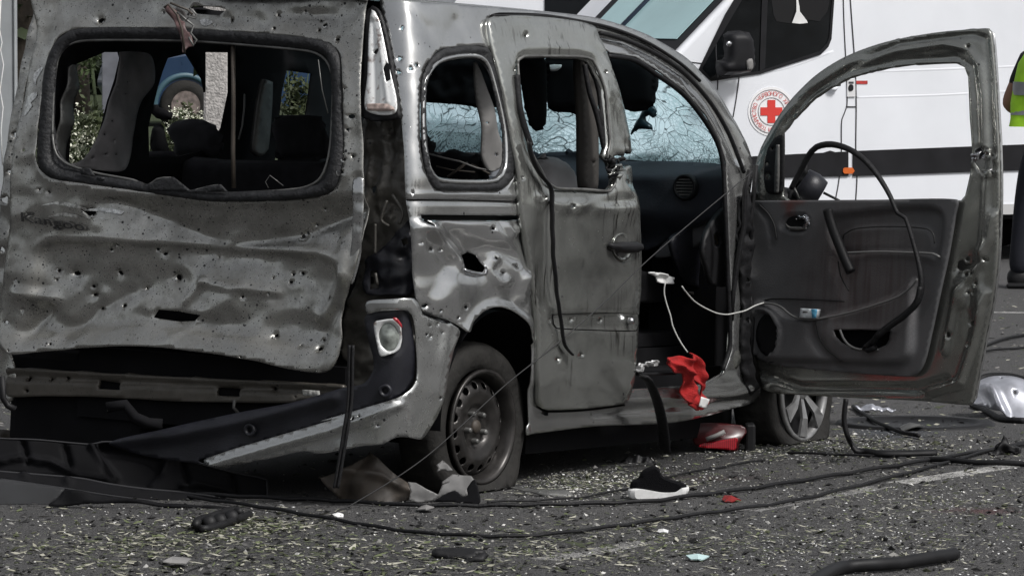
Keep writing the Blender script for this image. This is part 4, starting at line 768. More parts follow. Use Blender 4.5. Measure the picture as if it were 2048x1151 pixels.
pillow('handle_rim', c8((828,245),(850,262),(890,262),(940,268),(920,282),(870,284),(842,275)), doorO(.025), GREY, trim, .01, 3, 5)
q = cr(c8((1042,175),(1052,220),(1075,290),(1110,380),(1135,440),(1160,495)), 5, False); tube('pull_handle', doorO(.06)(*q.T)[0], .020, BLACK, trim, 10)
q = cr(c7((855,965),(900,880),(945,795),(985,752),(1060,738),(1150,763),(1230,818),(1300,900),(1360,1000),(1400,1090)) + c8((1440,220),(1490,380),(1518,500),(1520,580),(1500,650),(1440,710),(1370,760),(1300,815),(1270,860)), 8, False)
dq = doorO(.085)(*q.T)[0]; tube('loose_window_seal', dq, .013 + .003 * np.sin(np.linspace(0, 9, len(dq))), RUBBER, odoor, 8, .8)
q = cr(c8((1515,570),(1500,640),(1440,715),(1370,765),(1300,820)), 8, False); tube('loose_window_seal', doorO(.09)(*q.T)[0], .02, RUBBER, odoor, 8, .6)
q = cr(c8((1320,800),(1270,850),(1230,885),(1250,895),(1285,880)), 5, False); tube('seal_end', doorO(.08)(*q.T)[0], .016, RUBBER, odoor, 8, .7)
LINE = base_mat('trim_seam', (.012,.012,.012), .6); EDGE = base_mat('trim_edge', (.13,.13,.128), .45)
def dl(pts, o, r, m_, nm): q = cr(pts, 6, False); tube(nm, doorO(o)(*q.T)[0], r, m_, trim, 6)
dl([(1541 + 33 * math.cos(a), 669 + 49 * math.sin(a)) for a in np.linspace(0, 6.25, 30)], .036, .004, EDGE, 'speaker_ring')
dl([(1541 + 37 * math.cos(a), 669 + 54 * math.sin(a)) for a in np.linspace(0, 6.25, 30)], .030, .004, LINE, 'speaker_seam')
dl(c8((1130,398),(1300,392),(1450,396),(1580,402),(1615,420)), .040, .005, EDGE, 'armrest_edge')
dl(c8((1118,330),(1125,305),(1180,275),(1300,264),(1430,264),(1550,275),(1582,300),(1588,350)), .036, .003, LINE, 'insert_seam')
dl(c8((690,150),(740,200),(770,260),(780,330)), .034, .0025, LINE, 'insert_seam')
dl(c8((720,640),(760,632),(900,634),(1130,645)), .036, .003, LINE, 'pocket_seam')
dl(c8((700,655),(760,658),(805,675),(840,705),(880,728),(960,738),(1100,715),(1250,675),(1400,622),(1470,570),(1500,530)), .062, .0045, EDGE, 'pocket_edge')
dl(c8((1105,790),(1120,830),(1150,868),(1200,890),(1300,892)), .062, .005, EDGE, 'pull_edge')
dl(c8((980,750),(1000,830),(1040,890),(1110,950)), .056, .003, LINE, 'pocket_seam')
dl(c8((1095,440),(1110,520),(1150,590)), .036, .003, LINE, 'armrest_seam')
# torn metal at the rear edge
for k in range(8):
    cx, cy = 1962 + random.uniform(-16, 18), 325 + random.uniform(-26, 24)
    panel('torn_metal', blob(cx, cy, random.uniform(5, 10), .6, 7), doorO(.012 + .004 * k), random.choice([CHROME, PAINT_F, RUBBER]), odoor, disp=lambda X, Y: nz(X, Y, .12, .02, k), step=4, round_=False)
# triangle plate at the front of the door window with its screw holes and a mirror stump
panel('corner_plate', c7((735,760),(780,700),(812,690),(808,980),(735,985),(715,900)), doorO(.016), BLACK, odoor, [blob(1545,297,3,.1), blob(1533,328,4,.1), blob(1536,352,7,.3,9,.8)], step=6, thick=.008)
panel('frame_post', c7((778,740),(792,740),(788,985),(768,985)), doorO(.022), GREY, odoor, step=6, thick=.008)
V, Fc = tubev(at(*np.array(c7((905,930),(955,965),(1005,995))).T, 22.0), [.062, .07, .058], 16); mk('mirror_stump', V, Fc, NAVY, odoor)
panel('mirror_shell', c7((860,960),(890,890),(935,840),(940,880),(930,905),(900,1020),(850,1020)), plane(at1(1600, 360, 22.0), (0, -1, 0)), BLACK, odoor, disp=lambda X, Y: nz(X, Y, .05, .03, 2), step=5, thick=.03)
q = np.array(c7((1020,985),(1060,1005),(1100,1025),(1110,1050))); tube('mirror_cable', at(*q.T, 21.85), .006, BLACK, odoor, 6, step=5)
q = np.array(c7((870,960),(885,990),(895,1015))); tube('mirror_cable', at(*q.T, 21.85), .005, GREY, odoor, 6, step=5)
V, Fc = lathe([(.10,0),(.09,.03),(.06,.05),(.0,.06)], at1(1560, 402, 22.1), (0,0,1), (1,0,0), 24); mk('mirror_housing', V * 1.0, Fc, BLACK, odoor)
# ============================================================ GROUND
rd = bpy.data.materials.new('asphalt'); rd.use_nodes = True; n = rd.node_tree; b = n.nodes['Principled BSDF']; tc = n.nodes.new('ShaderNodeTexCoord'); v = tc.outputs['Object']
t1 = tex(n, 'Noise', .9, v, Detail=6); t2 = tex(n, 'Noise', 7, v, Detail=7, Roughness=.7); t3 = tex(n, 'Noise', 70, v, Detail=4, Roughness=.7); t4 = tex(n, 'Voronoi', 130, v); t5 = tex(n, 'Voronoi', 45, v)
c = mixc(n, ramp(n, t1.outputs['Fac'], .35, .65), (.048, .047, .048), (.082, .080, .080)); c = mixc(n, ramp(n, t2.outputs['Fac'], .45, .7), c, (.050, .049, .050))
sx = n.nodes.new('ShaderNodeSeparateColor'); L(n, t4.outputs['Color'], sx.inputs[0])
c = mixc(n, math_(n, 'MULTIPLY', math_(n, 'GREATER_THAN', sx.outputs[0], .84), ramp(n, t4.outputs['Distance'], .35, .2)), c, (.20, .195, .19))
c = mixc(n, math_(n, 'MULTIPLY', math_(n, 'LESS_THAN', sx.outputs[0], .30), ramp(n, t4.outputs['Distance'], .5, .3)), c, (.016, .016, .017))
c = mixc(n, ramp(n, t3.outputs['Fac'], .35, .75, 0, .5), c, (.12, .118, .115))
sep = n.nodes.new('ShaderNodeSeparateXYZ'); L(n, v, sep.inputs[0])
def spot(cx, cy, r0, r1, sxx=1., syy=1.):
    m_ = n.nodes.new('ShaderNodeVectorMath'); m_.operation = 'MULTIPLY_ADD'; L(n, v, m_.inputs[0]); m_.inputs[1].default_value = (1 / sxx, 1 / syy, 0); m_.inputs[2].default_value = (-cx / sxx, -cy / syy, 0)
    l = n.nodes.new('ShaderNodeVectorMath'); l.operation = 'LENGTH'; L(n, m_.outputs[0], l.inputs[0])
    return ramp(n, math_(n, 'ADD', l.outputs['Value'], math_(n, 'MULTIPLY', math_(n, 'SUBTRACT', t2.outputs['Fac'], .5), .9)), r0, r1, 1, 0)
for px_, py_, r0, r1, s1, s2, k, colr in ((1330, 955, .3, .6, 1, .8, .45, (.022, .016, .016)), (1420, 955, .1, .35, .6, .35, .35, (.045, .018, .016)), (1960, 1020, .1, .3, .5, .5, .5, (.10, .02, .02)), (1780, 860, .1, .5, .5, 1.2, .5, (.06, .075, .10)), (600, 940, .5, 1.2, 1.4, .8, .75, (.014, .014, .014)), (1150, 905, .5, 1.1, .9, 1.0, .7, (.013, .013, .013))):  # last two: oil stain under the car, widened to paint in deeper shade
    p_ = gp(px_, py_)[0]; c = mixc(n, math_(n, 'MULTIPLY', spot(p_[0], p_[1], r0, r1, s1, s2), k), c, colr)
# worn paint of the lane marking
def mark(poly, k):
    global c
    p = [gp(x, y)[0] for x, y in poly]; a_, b_ = p[0], p[1]; L_ = float(np.linalg.norm(b_ - a_)); u = (b_ - a_) / L_; w_ = np.array([-u[1], u[0], 0])
    m_ = n.nodes.new('ShaderNodeVectorMath'); m_.operation = 'SUBTRACT'; L(n, v, m_.inputs[0]); m_.inputs[1].default_value = tuple(a_)
    d1 = n.nodes.new('ShaderNodeVectorMath'); d1.operation = 'DOT_PRODUCT'; L(n, m_.outputs[0], d1.inputs[0]); d1.inputs[1].default_value = tuple(u)
    d2 = n.nodes.new('ShaderNodeVectorMath'); d2.operation = 'DOT_PRODUCT'; L(n, m_.outputs[0], d2.inputs[0]); d2.inputs[1].default_value = tuple(w_)
    f = math_(n, 'MULTIPLY', math_(n, 'GREATER_THAN', d1.outputs['Value'], 0), math_(n, 'LESS_THAN', d1.outputs['Value'], L_))
    f = math_(n, 'MULTIPLY', f, math_(n, 'LESS_THAN', math_(n, 'ABSOLUTE', d2.outputs['Value'], 0), .055)); wear = math_(n, 'ADD', math_(n, 'MULTIPLY', t3.outputs['Fac'], .6), math_(n, 'MULTIPLY', t2.outputs['Fac'], .5))
    f = math_(n, 'MULTIPLY', f, ramp(n, wear, .50, .66, k, 0)); c = mixc(n, f, c, (.62, .61, .59))
mark([(1800, 965), (2120, 915)], .95); mark([(1490, 1020), (1760, 972)], .5); mark([(1090, 1118), (1300, 1082)], .5)
mark([(1980, 624), (2200, 626)], .8)
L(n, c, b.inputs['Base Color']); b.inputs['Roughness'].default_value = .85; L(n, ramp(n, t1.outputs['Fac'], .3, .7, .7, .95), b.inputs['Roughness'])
h = math_(n, 'ADD', t3.outputs['Fac'], math_(n, 'MULTIPLY', t4.outputs['Distance'], -1.0)); bp = n.nodes.new('ShaderNodeBump'); bp.inputs['Strength'].default_value = .9; bp.inputs['Distance'].default_value = .012; L(n, h, bp.inputs['Height']); L(n, bp.outputs[0], b.inputs['Normal'])
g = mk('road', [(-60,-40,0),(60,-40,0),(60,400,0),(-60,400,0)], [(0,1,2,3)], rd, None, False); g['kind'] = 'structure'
gr = base_mat('verge_grass', (.030,.042,.016), .9, var=.6, vs=3, bump=.6, bs=30)
g = mk('verge', [(-60,24,.06),(-1.2,24,.06),(-1.2,200,.06),(-60,200,.06)], [(0,1,2,3)], gr, None, False); g['kind'] = 'structure'
V, Fc = boxv((-30.6, 23.9, .05), (58.8, .2, .14)); g = bev(mk('kerb', V, Fc, base_mat('kerb_stone', (.42,.41,.38), .8, var=.3, vs=5), None, False), .02); g['kind'] = 'structure'
# ============================================================ BACKGROUND
rng = random.Random(3)
def leaves(C, rad, n_, size, up=.3, shape='ell', seed=0):
    r = np.random.RandomState(seed); C = np.array(C, float); rad = np.array(rad, float)
    nc = max(6, n_ // 60); cc = r.normal(size=(nc, 3)); cc /= np.linalg.norm(cc, axis=1)[:, None]; cc *= (r.rand(nc, 1) ** .45) * .9
    k = r.randint(0, nc, n_); P = cc[k] + r.normal(size=(n_, 3)) * .17; P = C + P * rad
    a = r.normal(size=(n_, 3)); a /= np.linalg.norm(a, axis=1)[:, None]; b_ = np.cross(a, r.normal(size=(n_, 3))); b_ /= np.linalg.norm(b_, axis=1)[:, None]
    s = size * (.6 + .8 * r.rand(n_, 1)); V = np.stack([P - a * s, P - b_ * s * .5, P + a * s, P + b_ * s * .5], 1).reshape(-1, 3)
    return V, [(4*i, 4*i+1, 4*i+2, 4*i+3) for i in range(n_)]
LF = [base_mat('leaf_dark', (.020,.030,.014), .7, var=.6, vs=1.5), base_mat('leaf_mid', (.040,.060,.020), .7, var=.6, vs=2), base_mat('leaf_pale', (.040,.052,.018), .7, var=.5, vs=4)]
BARK = base_mat('bark', (.05,.04,.032), .9, var=.5, vs=9, bump=1, bs=20)
def tree(P, h_, cw, label, seed, m, n_=9000, size=.16):
    t = thing('tree', P, label, 'tree', group='trees behind the cars'); P = np.array(P, float)
    q = [P + np.array([math.sin(k * 1.3 + seed) * .12 * k / 4, 0, h_ * .62 * k / 5]) for k in range(6)]
    V, Fc = tubev(q, np.linspace(.22, .09, 6), 10); parts = [(V, Fc)]
    for k in range(5):
        a = seed + k * 1.26; s = q[3]; e = s + np.array([math.cos(a) * cw * .6, math.sin(a) * cw * .6, h_ * .25]); parts.append(tubev([s, (s + e) / 2 + [0, 0, .2], e], [.08, .05, .02], 6))
    V, Fc = join(parts); mk('trunk', V, Fc, BARK, t)
    V, Fc = leaves(P + [0, 0, h_ * .58], (cw, cw, h_ * .48), n_, size, seed=seed); mk('crown', V, Fc, m, t, False)
def gx(px, D): return at1(px, 500, D)[0]
tl = ['tall dark tree at the far left edge above the wrecked car', 'dark tree seen through the rear window left of the trim panel', 'dark tree standing behind the blue car, left one', 'dark tree standing behind the blue car and the concrete pole', 'dark tree behind the rear end of the blue car', 'dark tree farthest behind, hidden mostly by the ambulance']
for i, (px_, D_, h_, cw, mi) in enumerate(((40, 60, 9, 2.6, 1), (150, 72, 9, 3.0, 0), (330, 88, 10, 3.6, 0), (520, 92, 10, 3.6, 0), (760, 90, 10, 3.6, 0), (-60, 78, 9, 3.2, 0))):
    tree((gx(px_, D_), D_ - 20, .05), h_, cw, tl[i], i + 1, LF[mi], 11000, .15)
hg = np.concatenate([leaves((gx(p, 84), 64, 1.6), (3.0, 1.2, 1.9), 5000, .14, seed=30 + i)[0] for i, p in enumerate((-40, 120, 300, 480, 660))])
o = mk('undergrowth', hg, [(4*i, 4*i+1, 4*i+2, 4*i+3) for i in range(len(hg) // 4)], LF[0], None, False); tag(o, None, None, None, 'stuff')
tv = []  # unseen trees behind the camera, added to darken reflections in the paint
for k in range(34):
    a = R(100 + k * 8.2); rr = 58 + 6 * math.sin(k * 2.3); cx_, cy_ = rr * math.cos(a), -14 + rr * math.sin(a) * .8
    if cy_ > -16: continue
    tv.append(leaves((cx_, cy_, 3.2 + 1.6 * math.sin(k * 1.7)), (3.6, 2.2, 4.6), 1500, .42, seed=200 + k)[0])
tv = np.concatenate(tv); o = mk('unseen_reflection_wood', tv, [(4*i, 4*i+1, 4*i+2, 4*i+3) for i in range(len(tv) // 4)], LF[0], None, False); tag(o, None, None, None, 'stuff')
# bushes with white flowers on the verge
FLW = base_mat('white_flowers', (.75,.76,.62), .7)
for i, (px_, D_, hh, ww, lab) in enumerate(((172, 45, .72, .42, 'leafy weed clump with many small white flowers seen through the rear window, far left'), (385, 52, .55, .30, 'white flowering weeds in front of the blue car wheel'), (590, 50, .95, .16, 'yellowish green tall weed seen through the right part of the rear window'), (330, 46, .42, .3, 'low yellow green weeds under the blue car seen between the seats'), (205, 50, 1.35, .3, 'thin shrub with pale leaves above the white flowers'))):
    P = np.array([gx(px_, D_), D_ - 20, .06]); t = thing('flowering_bush', P, lab, 'bush', group='flowering weeds on the verge')
    V, Fc = leaves(P + [0, 0, hh * (.5 if i != 4 else .8)], (ww, ww, hh * (.55 if i != 4 else .3)), 1500 if i != 4 else 240, .028, seed=50 + i); mk('leaves', V, Fc, LF[2] if i != 4 else LF[1], t, False)
    st = [tubev([P + [math.cos(k) * .03, 0, 0], P + [math.cos(k * 2.1) * ww * .8, math.sin(k * 2.1) * ww * .5, hh]], [.008, .003], 5) for k in range(9)]; V, Fc = join(st); mk('stems', V, Fc, LF[1], t)
    if i in (0, 1):
        V, Fc = leaves(P + [0, 0, hh * .72], (ww * .95, ww, hh * .34), 900, .014, seed=70 + i); mk('flowers', V, Fc, FLW, t, False)
# concrete pole
P = np.array([gx(434, 40), 20, 0]); CONC = base_mat('concrete', (.46,.44,.42), .9, var=.35, vs=26, bump=1, bs=60)
V, Fc = boxv(P + [0, 0, 4], (.185, .16, 8)); o = bev(mk('concrete_pole', V, Fc, CONC, None, False, P), .02); tag(o, 'pale concrete pole seen through the rear window beside the blue car', 'pole')
# white gate post and tape, left edge
P = np.array([gx(12, 26), 6, 0]); t = thing('white_post', P, 'white metal post at the far left edge of the street', 'post')
V, Fc = join([boxv(P + [0, 0, 1.3], (.085, .06, 2.6)), boxv(P + [.05, .0, 1.3], (.012, .08, 2.6))]); bev(mk('post', V, Fc, base_mat('white_post_paint', (.34,.36,.37), .5, var=.1), t, False), .006)
V, Fc = boxv(P + [0, 0, .02], (.2, .2, .04)); mk('base_plate', V, Fc, GREY, t, False)
q = np.array([(2,-10),(-1,60),(4,85),(1,100),(7,130),(0,180),(6,215),(2,260),(5,330)], float); o = tube('white_tape', at(q[:, 0], q[:, 1], 25.9), .012, WHITE, None, 6, .25, at1(2, 200, 25.9), 6); tag(o, 'crumpled white tape hanging along the white post', 'tape')
# pale cloth like board seen through quarter opening
P = np.array([gx(226, 58), 38, 0]); V, Fc = boxv(P + [0, 0, 1.5], (.22, .06, 3.0)); o = bev(mk('grey_post', V, Fc, base_mat('lilac_grey', (.15,.155,.18), .7, var=.2), None, False, P), .01); tag(o, 'lilac grey wooden post seen through the rear window top left', 'post')
# blue car far behind
BL = base_mat('blue_paint', (.010,.035,.085), .3, .2, var=.1, coat=.5); BL2 = base_mat('light_blue_arch', (.045,.10,.13), .5)
D_ = 66; P0 = np.array([gx(370, D_), D_ - 20, 0]); yb = R(197); fb = np.array([math.cos(yb), math.sin(yb), 0]); nb = np.array([-fb[1], fb[0], 0]); nb = nb if nb[1] < 0 else -nb
Mb = basis(fb, P0)
bc = thing('blue_car', None, 'old blue car parked beyond the verge, seen through the broken rear window', 'car', Mb)
def bp_(x, y, z): return P0 + fb * x - nb * y + np.array([0, 0, z])
prof = [(.62,.30),(.75,.55),(.68,.80),(.30,.92),(-.35,1.0),(-.85,1.45),(-2.3,1.5),(-2.95,1.05),(-3.15,.95),(-3.2,.35)]
prof += [(-2.2,.25),(-.35,.25)]
V = [bp_(x, y, z) for y in (0, 1.55) for x, z in prof]; m_ = len(prof); Fc = [tuple(range(m_)), tuple(range(2*m_-1, m_-1, -1))] + [(i, i + m_, (i + 1) % m_ + m_, (i + 1) % m_) for i in range(m_)]
bev(mk('body', V, Fc, BL, bc, False), .05, 3)
for wx in (0., -2.45):
    V, Fc = lathe([(.0,.02),(.18,.02),(.20,.03),(.29,.03),(.31,-.01),(.31,-.18)], bp_(wx, -.03, .31), nb, (0,0,1), 32); wh = mk('wheel', V, Fc, TYRE, bc)
    V, Fc = lathe([(0,.035),(.12,.03),(.18,.035)], bp_(wx, -.03, .31), nb, (0,0,1), 24); mk('hubcap', V, Fc, base_mat('rusty_hub', (.16,.13,.12), .7, var=.5, vs=20), wh)
    V, Fc = lathe([(.33,.0),(.345,.03),(.39,.03),(.40,.0)], bp_(wx, 0, .31), nb, (0,0,1), 30, R(-100), R(100)); mk('wheel_arch', V, Fc, BL2, bc)
for a, b_ in (((-.42,1.02),(-.85,1.40)), ((-.95,1.04),(-1.5,1.42)), ((-1.6,1.04),(-2.3,1.42))):
    V = [bp_(a[0], -.004, a[1]), bp_(b_[0] + (0 if a[0] > -.5 else 0), -.004, a[1]), bp_(b_[0], -.004, b_[1]), bp_(a[0] - (.38 if a[0] > -.5 else 0), -.004, b_[1])]; mk('side_window', V, [(0,1,2,3)], BLACK, bc, False)
V, Fc = join([boxv(bp_(-1.5, -.006, .86), (1.0, .01, .012), Matrix.Rotation(yb, 3, 'Z'))]); mk('side_moulding', V, Fc, BL2, bc, False)
# ============================================================ AMBULANCE VAN
VB = R(26); vf = np.array([-math.cos(VB), -math.sin(VB), 0]); vn = np.array([math.sin(VB), -math.cos(VB), 0])
Q0 = np.array([at1(1700, 500, 35.6)[0], 15.6, 0]); MV = basis(vf, Q0)
VW = base_mat('van_white', (.80,.82,.86), .32, var=.05, vs=2, coat=.4)
van = thing('ambulance_van', None, 'white van with red cross emblem and dark side stripe standing behind the wreck', 'van', MV)
def vp(x, d, z): x, d, z = np.broadcast_arrays(np.asarray(x, float), d, z); return Q0 + x[..., None] * vf - d[..., None] * vn + z[..., None] * np.array([0, 0, 1.])
def vplane(o): return plane(Q0 + vn * o, vn)
hp_ = [(-4.4,.34),(-4.4,2.65),(-.1,2.65),(.17,2.42),(1.27,1.40),(2.1,1.16),(2.42,.95),(2.46,.55),(2.3,.30),(1.9,.30)]
hp_ += [(1.88 - .40 + .40 * math.cos(a), .34 + .40 * math.sin(a)) for a in np.linspace(R(8), R(172), 12)] + [(1.0,.33),(-1.8,.33)] + [(-2.19 + .40 * math.cos(a), .34 + .40 * math.sin(a)) for a in np.linspace(R(8), R(172), 12)]
cs = [(0, 0), (.03, .0), (1.93, 0), (1.96, 0)]
m_ = len(hp_); V = np.concatenate([vp(np.array([p[0] for p in hp_]), dd, np.array([p[1] for p in hp_])) for dd in (0, 1.96)])
cap1 = [Vector((x, z)) for x, z in hp_]; tri = delaunay_2d_cdt(cap1, [], [list(range(m_))], 1, 1e-5)[2]
Fc = [tuple(reversed(f)) if True else f for f in tri] + [tuple(i + m_ for i in f) for f in tri] + [(i, i + m_, (i + 1) % m_ + m_, (i + 1) % m_) for i in range(m_)]
bev(mk('van_body', V, Fc, VW, van, False), .07, 4)
VBK = base_mat('van_black_plastic', (.011,.011,.013), .5, spec=.25, var=.3, vs=6); VGL = base_mat('van_dark_glass', (.006,.007,.008), .08, var=.2)
GRYL = base_mat('seam_line', (.05,.05,.055), .6)
def vpan(name, pts, m, par=van, o=.004, rd_=True, th=.002, holes=(), disp=None, label=None, step=14): return panel(name, pts, vplane(o), m, par, holes, disp, step, th, False, round_=rd_, label=label)
ST = lambda xs, y0: None
vpan('side_stripe', dens([(1240,328),(1440,316),(1697,303),(1697,352),(1440,358),(1240,366)], 12), VBK, o=.012, rd_=False, th=.012)
vpan('side_stripe', dens([(1707,302),(1990,291),(2400,276),(2400,330),(1990,342),(1707,352)], 12), VBK, o=.012, rd_=False, th=.012)
vpan('lower_sill', dens([(1240,424),(2400,400),(2400,420),(1240,446)], 12), base_mat('van_sill', (.5,.5,.5), .5), o=.010, rd_=False, th=.02)
dwn = c7((640,-60),(560,70),(390,355),(446,411),(560,395),(700,370),(860,322),(1000,272),(1040,230),(1052,190),(1070,0),(1075,-60))
vpan('door_window', dwn, VGL, o=.004, step=10, rd_=False)
vpan('window_frame', [p for p in c7((600,-60),(640,-60),(560,75),(400,350),(446,403),(700,362),(1000,262),(1038,222),(1050,190),(1064,0),(1067,-60),(1078,-60),(1076,0),(1062,200),(1046,240),(1006,280),(700,378),(446,416),(380,360),(520,70))], VBK, o=.010, rd_=False)
vpan('window_divider', c7((708,-60),(738,-60),(722,350),(694,366)), VBK, o=.012, rd_=False)
mi = pillow('mirror', c7((505,180),(530,160),(600,158),(640,180),(652,240),(658,330),(655,358),(600,378),(520,385),(475,380),(468,345),(472,310),(500,305)), vplane(.18), VBK, van, .10, 8, 14)
pillow('mirror_arm', c7((470,310),(640,300),(655,355),(600,375),(480,382)), vplane(.09), VBK, mi, .06, 8, 10)
pillow('mirror_sticker', c7((628,310),(655,300),(660,355),(635,360)), vplane(.285), PALE, mi, .004, 5, 3)
pillow('mirror_bolt', c7((525,215),(545,210),(552,230),(530,240)), vplane(.285), CHROME, mi, .01, 3, 4)
# seats and a paper seen through the door glass
vpan('seat_headrest', c7((760,-60),(880,-60),(870,60),(850,120),(780,110),(760,40)), base_mat('seat_black', (.004,.004,.005), .9), o=.0065)
vpan('white_paper', c7((880,-60),(895,-60),(900,60),(935,105),(940,118),(860,118),(882,60)), WHITE, o=.007)
vpan('seat_headrest', c7((895,-60),(1045,-60),(1040,60),(1000,110),(930,100),(905,60)), base_mat('seat_black2', (.004,.004,.005), .9), o=.0075)
# windscreen on the slanted front
def vws(off=0):
    A_ = vp(.17, 0, 2.42); B_ = vp(1.27, 0, 1.40); u = (B_ - A_); nn2 = np.cross(u, vn); nn2 = nn2 / np.linalg.norm(nn2); nn2 = nn2 if nn2[2] > 0 else -nn2; return A_, B_, nn2
A_, B_, n2 = vws()
def wsq(d0, d1, t0, t1, off): return [A_ + (B_ - A_) * t - vn * d + n2 * off for d, t in ((d0, t0), (d0, t1), (d1, t1), (d1, t0))]
wsb = mk('windscreen_surround', wsq(.05, 1.60, .02, 1.0, .006), [(0,1,2,3)], VBK, van, False); solid(wsb, .004, 0)
wsg = mk('windscreen', wsq(.15, 1.48, .06, .93, .014), [(0,1,2,3)], base_mat('teal_glass_sky', (.42,.62,.64), .12, spec=.8, var=.12, vs=1.5), van, False); solid(wsg, .004, 0)  # pale sky reflection is put into the base colour of the glass
V, Fc = join([tubev([A_ + (B_ - A_) * .1 - vn * 1.02 + n2 * .02, A_ + (B_ - A_) * .92 - vn * 1.05 + n2 * .02], [.02, .02], 6)]); mk('wiper', V, Fc, base_mat('blue_black', (.03,.045,.075), .5), wsg)
# panel gaps
for pts, r in ((((1121,-60),(1125,100),(1132,250),(1140,400),(1140,545),(1115,610),(1112,700),(1112,780),(1100,920),(1080,1030)), .004), (((1153,-60),(1158,0),(1165,100),(1178,280),(1185,400),(1188,545),(1186,760),(1192,900),(1185,1030)), .004), (((1136,546),(1188,546)), .004), (((620,-20),(540,60),(480,160),(470,260),(480,400),(478,460)), .004), (((590,390),(575,500),(558,600)), .004), (((345,318),(400,325)), .003)):
    q = cr(c7(*pts), 10, False); tube('panel_gap', vplane(.003)(*q.T)[0], r, GRYL, van, 6)
for pts in (((1000,372),(1400,362),(1990,340),(2100,335)), ((1180,498),(1600,486),(1900,470),(2100,462))):
    q = cr(c7(*pts), 12, False); V, Fc = tubev(vplane(-.020)(*q.T)[0], .022, 12); mk('body_crease', V, Fc, VW, van)
q = cr(c7((590,385),(800,352),(1000,285),(1060,262)), 10, False); tube('body_crease', vplane(-.027)(*q.T)[0], .03, VW, van, 10)
vh = vpan('door_handle', c7((1142,405),(1183,405),(1184,495),(1142,495)), base_mat('handle_white', (.7,.7,.71), .4), o=.010, rd_=False, th=.01)
vpan('keyhole', blob(1702, 176, 7, .1, 12, .8), VBK, vh, .013); vpan('keyhole_shadow', dens(c7((1150,418),(1175,418),(1175,428),(1150,428)), 4), GRYL, vh, .013, False)
vpan('red_sticker', dens(c7((1188,413),(1246,413),(1246,430),(1188,430)), 8), base_mat('sticker_red', (.42,.035,.03), .6, var=.4, vs=40), rd_=False)
vpan('marker_lamp', c7((1122,862),(1130,857),(1170,857),(1180,874),(1170,888),(1128,888),(1120,878)), base_mat('amber', (.62,.13,.02), .35), o=.02, rd_=False, label='orange side marker lamp')
pillow('door_grip', c7((1040,455),(1070,440),(1100,440),(1090,462),(1060,468)), vplane(.02), VW, van, .02, 5, 6)
# emblem
ECX, ECY, ER = 1543, 223, 45
REDP = base_mat('emblem_red', (.66,.045,.035), .5); EWH = base_mat('emblem_white', (.85,.85,.86), .5); EGR = base_mat('emblem_ring', (.25,.22,.23), .5)
def circ(r, n_=64): return [(ECX + r * .955 * math.cos(a), ECY + r * math.sin(a)) for a in np.linspace(0, 2 * math.pi, n_, False)]
em = vpan('emblem', circ(ER + 4), EWH, o=.004, rd_=False, label='round red cross emblem')
for r_, w_ in ((ER - 1, .9), (ER - 17, .8)): vpan('ring', circ(r_), EGR, em, .0075, False, .001, [circ(r_ - w_ * 1.4)])
a_, b_ = 23, 8.2; vpan('cross', dens([(ECX+x*.955, ECY+y) for x, y in ((-b_,-a_),(b_,-a_),(b_,-b_),(a_,-b_),(a_,b_),(b_,b_),(b_,a_),(-b_,a_),(-b_,b_),(-a_,b_),(-a_,-b_),(-b_,-b_))], 6), REDP, em, .0075, False, .001)
txt = 'ТОВАРИСТВО ЧЕРВОНОГО ХРЕСТА УКРАЇНИ'; parts = []
for i, ch in enumerate(txt):
    if ch == ' ': continue
    V, Fc = textv(ch); a = R(180) + R(10.1) * (i - 15) - R(8); wch = V[:, 0].max(); u = (V[:, 0] - wch / 2) * 10.5; vv_ = V[:, 1] * 11.5
    rr = ER - 13 + vv_; X = ECX + .955 * (rr * math.sin(a - R(180)) + u * math.cos(a - R(180))); Y = ECY - (rr * math.cos(a - R(180)) - u * math.sin(a - R(180)))
    P, _ = vplane(.0085)(X, Y); parts.append((P, Fc))
V, Fc = join(parts); mk('lettering', V, Fc, base_mat('emblem_text', (.55,.06,.05), .5), em, False)
for wx in (1.48, -2.19):
    for dd, sg in ((.02, 1), (1.94, -1)):
        cW = vp(wx, dd, .34); V, Fc = lathe([(.18,.0),(.22,.01),(.31,.01),(.34,-.03),(.34,-.2),(.2,-.2)], cW, vn * sg, (0,0,1), 40); wh = mk('wheel', V, Fc, TYRE, van)
        V, Fc = lathe([(0,-.02),(.06,-.01),(.08,-.04),(.16,-.05),(.19,-.01)], cW, vn * sg, (0,0,1), 30); mk('rim', V, Fc, ALLOY, wh)
V, Fc = join([boxv(vp(-1.2, 1, .38), (5.0, 1.6, .22), Matrix.Rotation(VB, 3, 'Z'))]); mk('underbody', V, Fc, BLACK, van, False)
V = [A_ * 0 + vp(x, d, z) for x, d, z in ((2.452,.3,.62),(2.452,1.66,.62),(2.425,1.66,.88),(2.425,.3,.88))]; mk('grille', [p + vf * .012 for p in V], [(0,1,2,3)], VBK, van, False)
V = [vp(x, d, z) + vn * .012 for x, d, z in ((2.38,0,.78),(2.42,0,1.0),(2.1,0,1.12),(2.0,0,.98))]; mk('headlight', V, [(0,1,2,3)], base_mat('headlight_glass', (.5,.53,.56), .15), van, False)
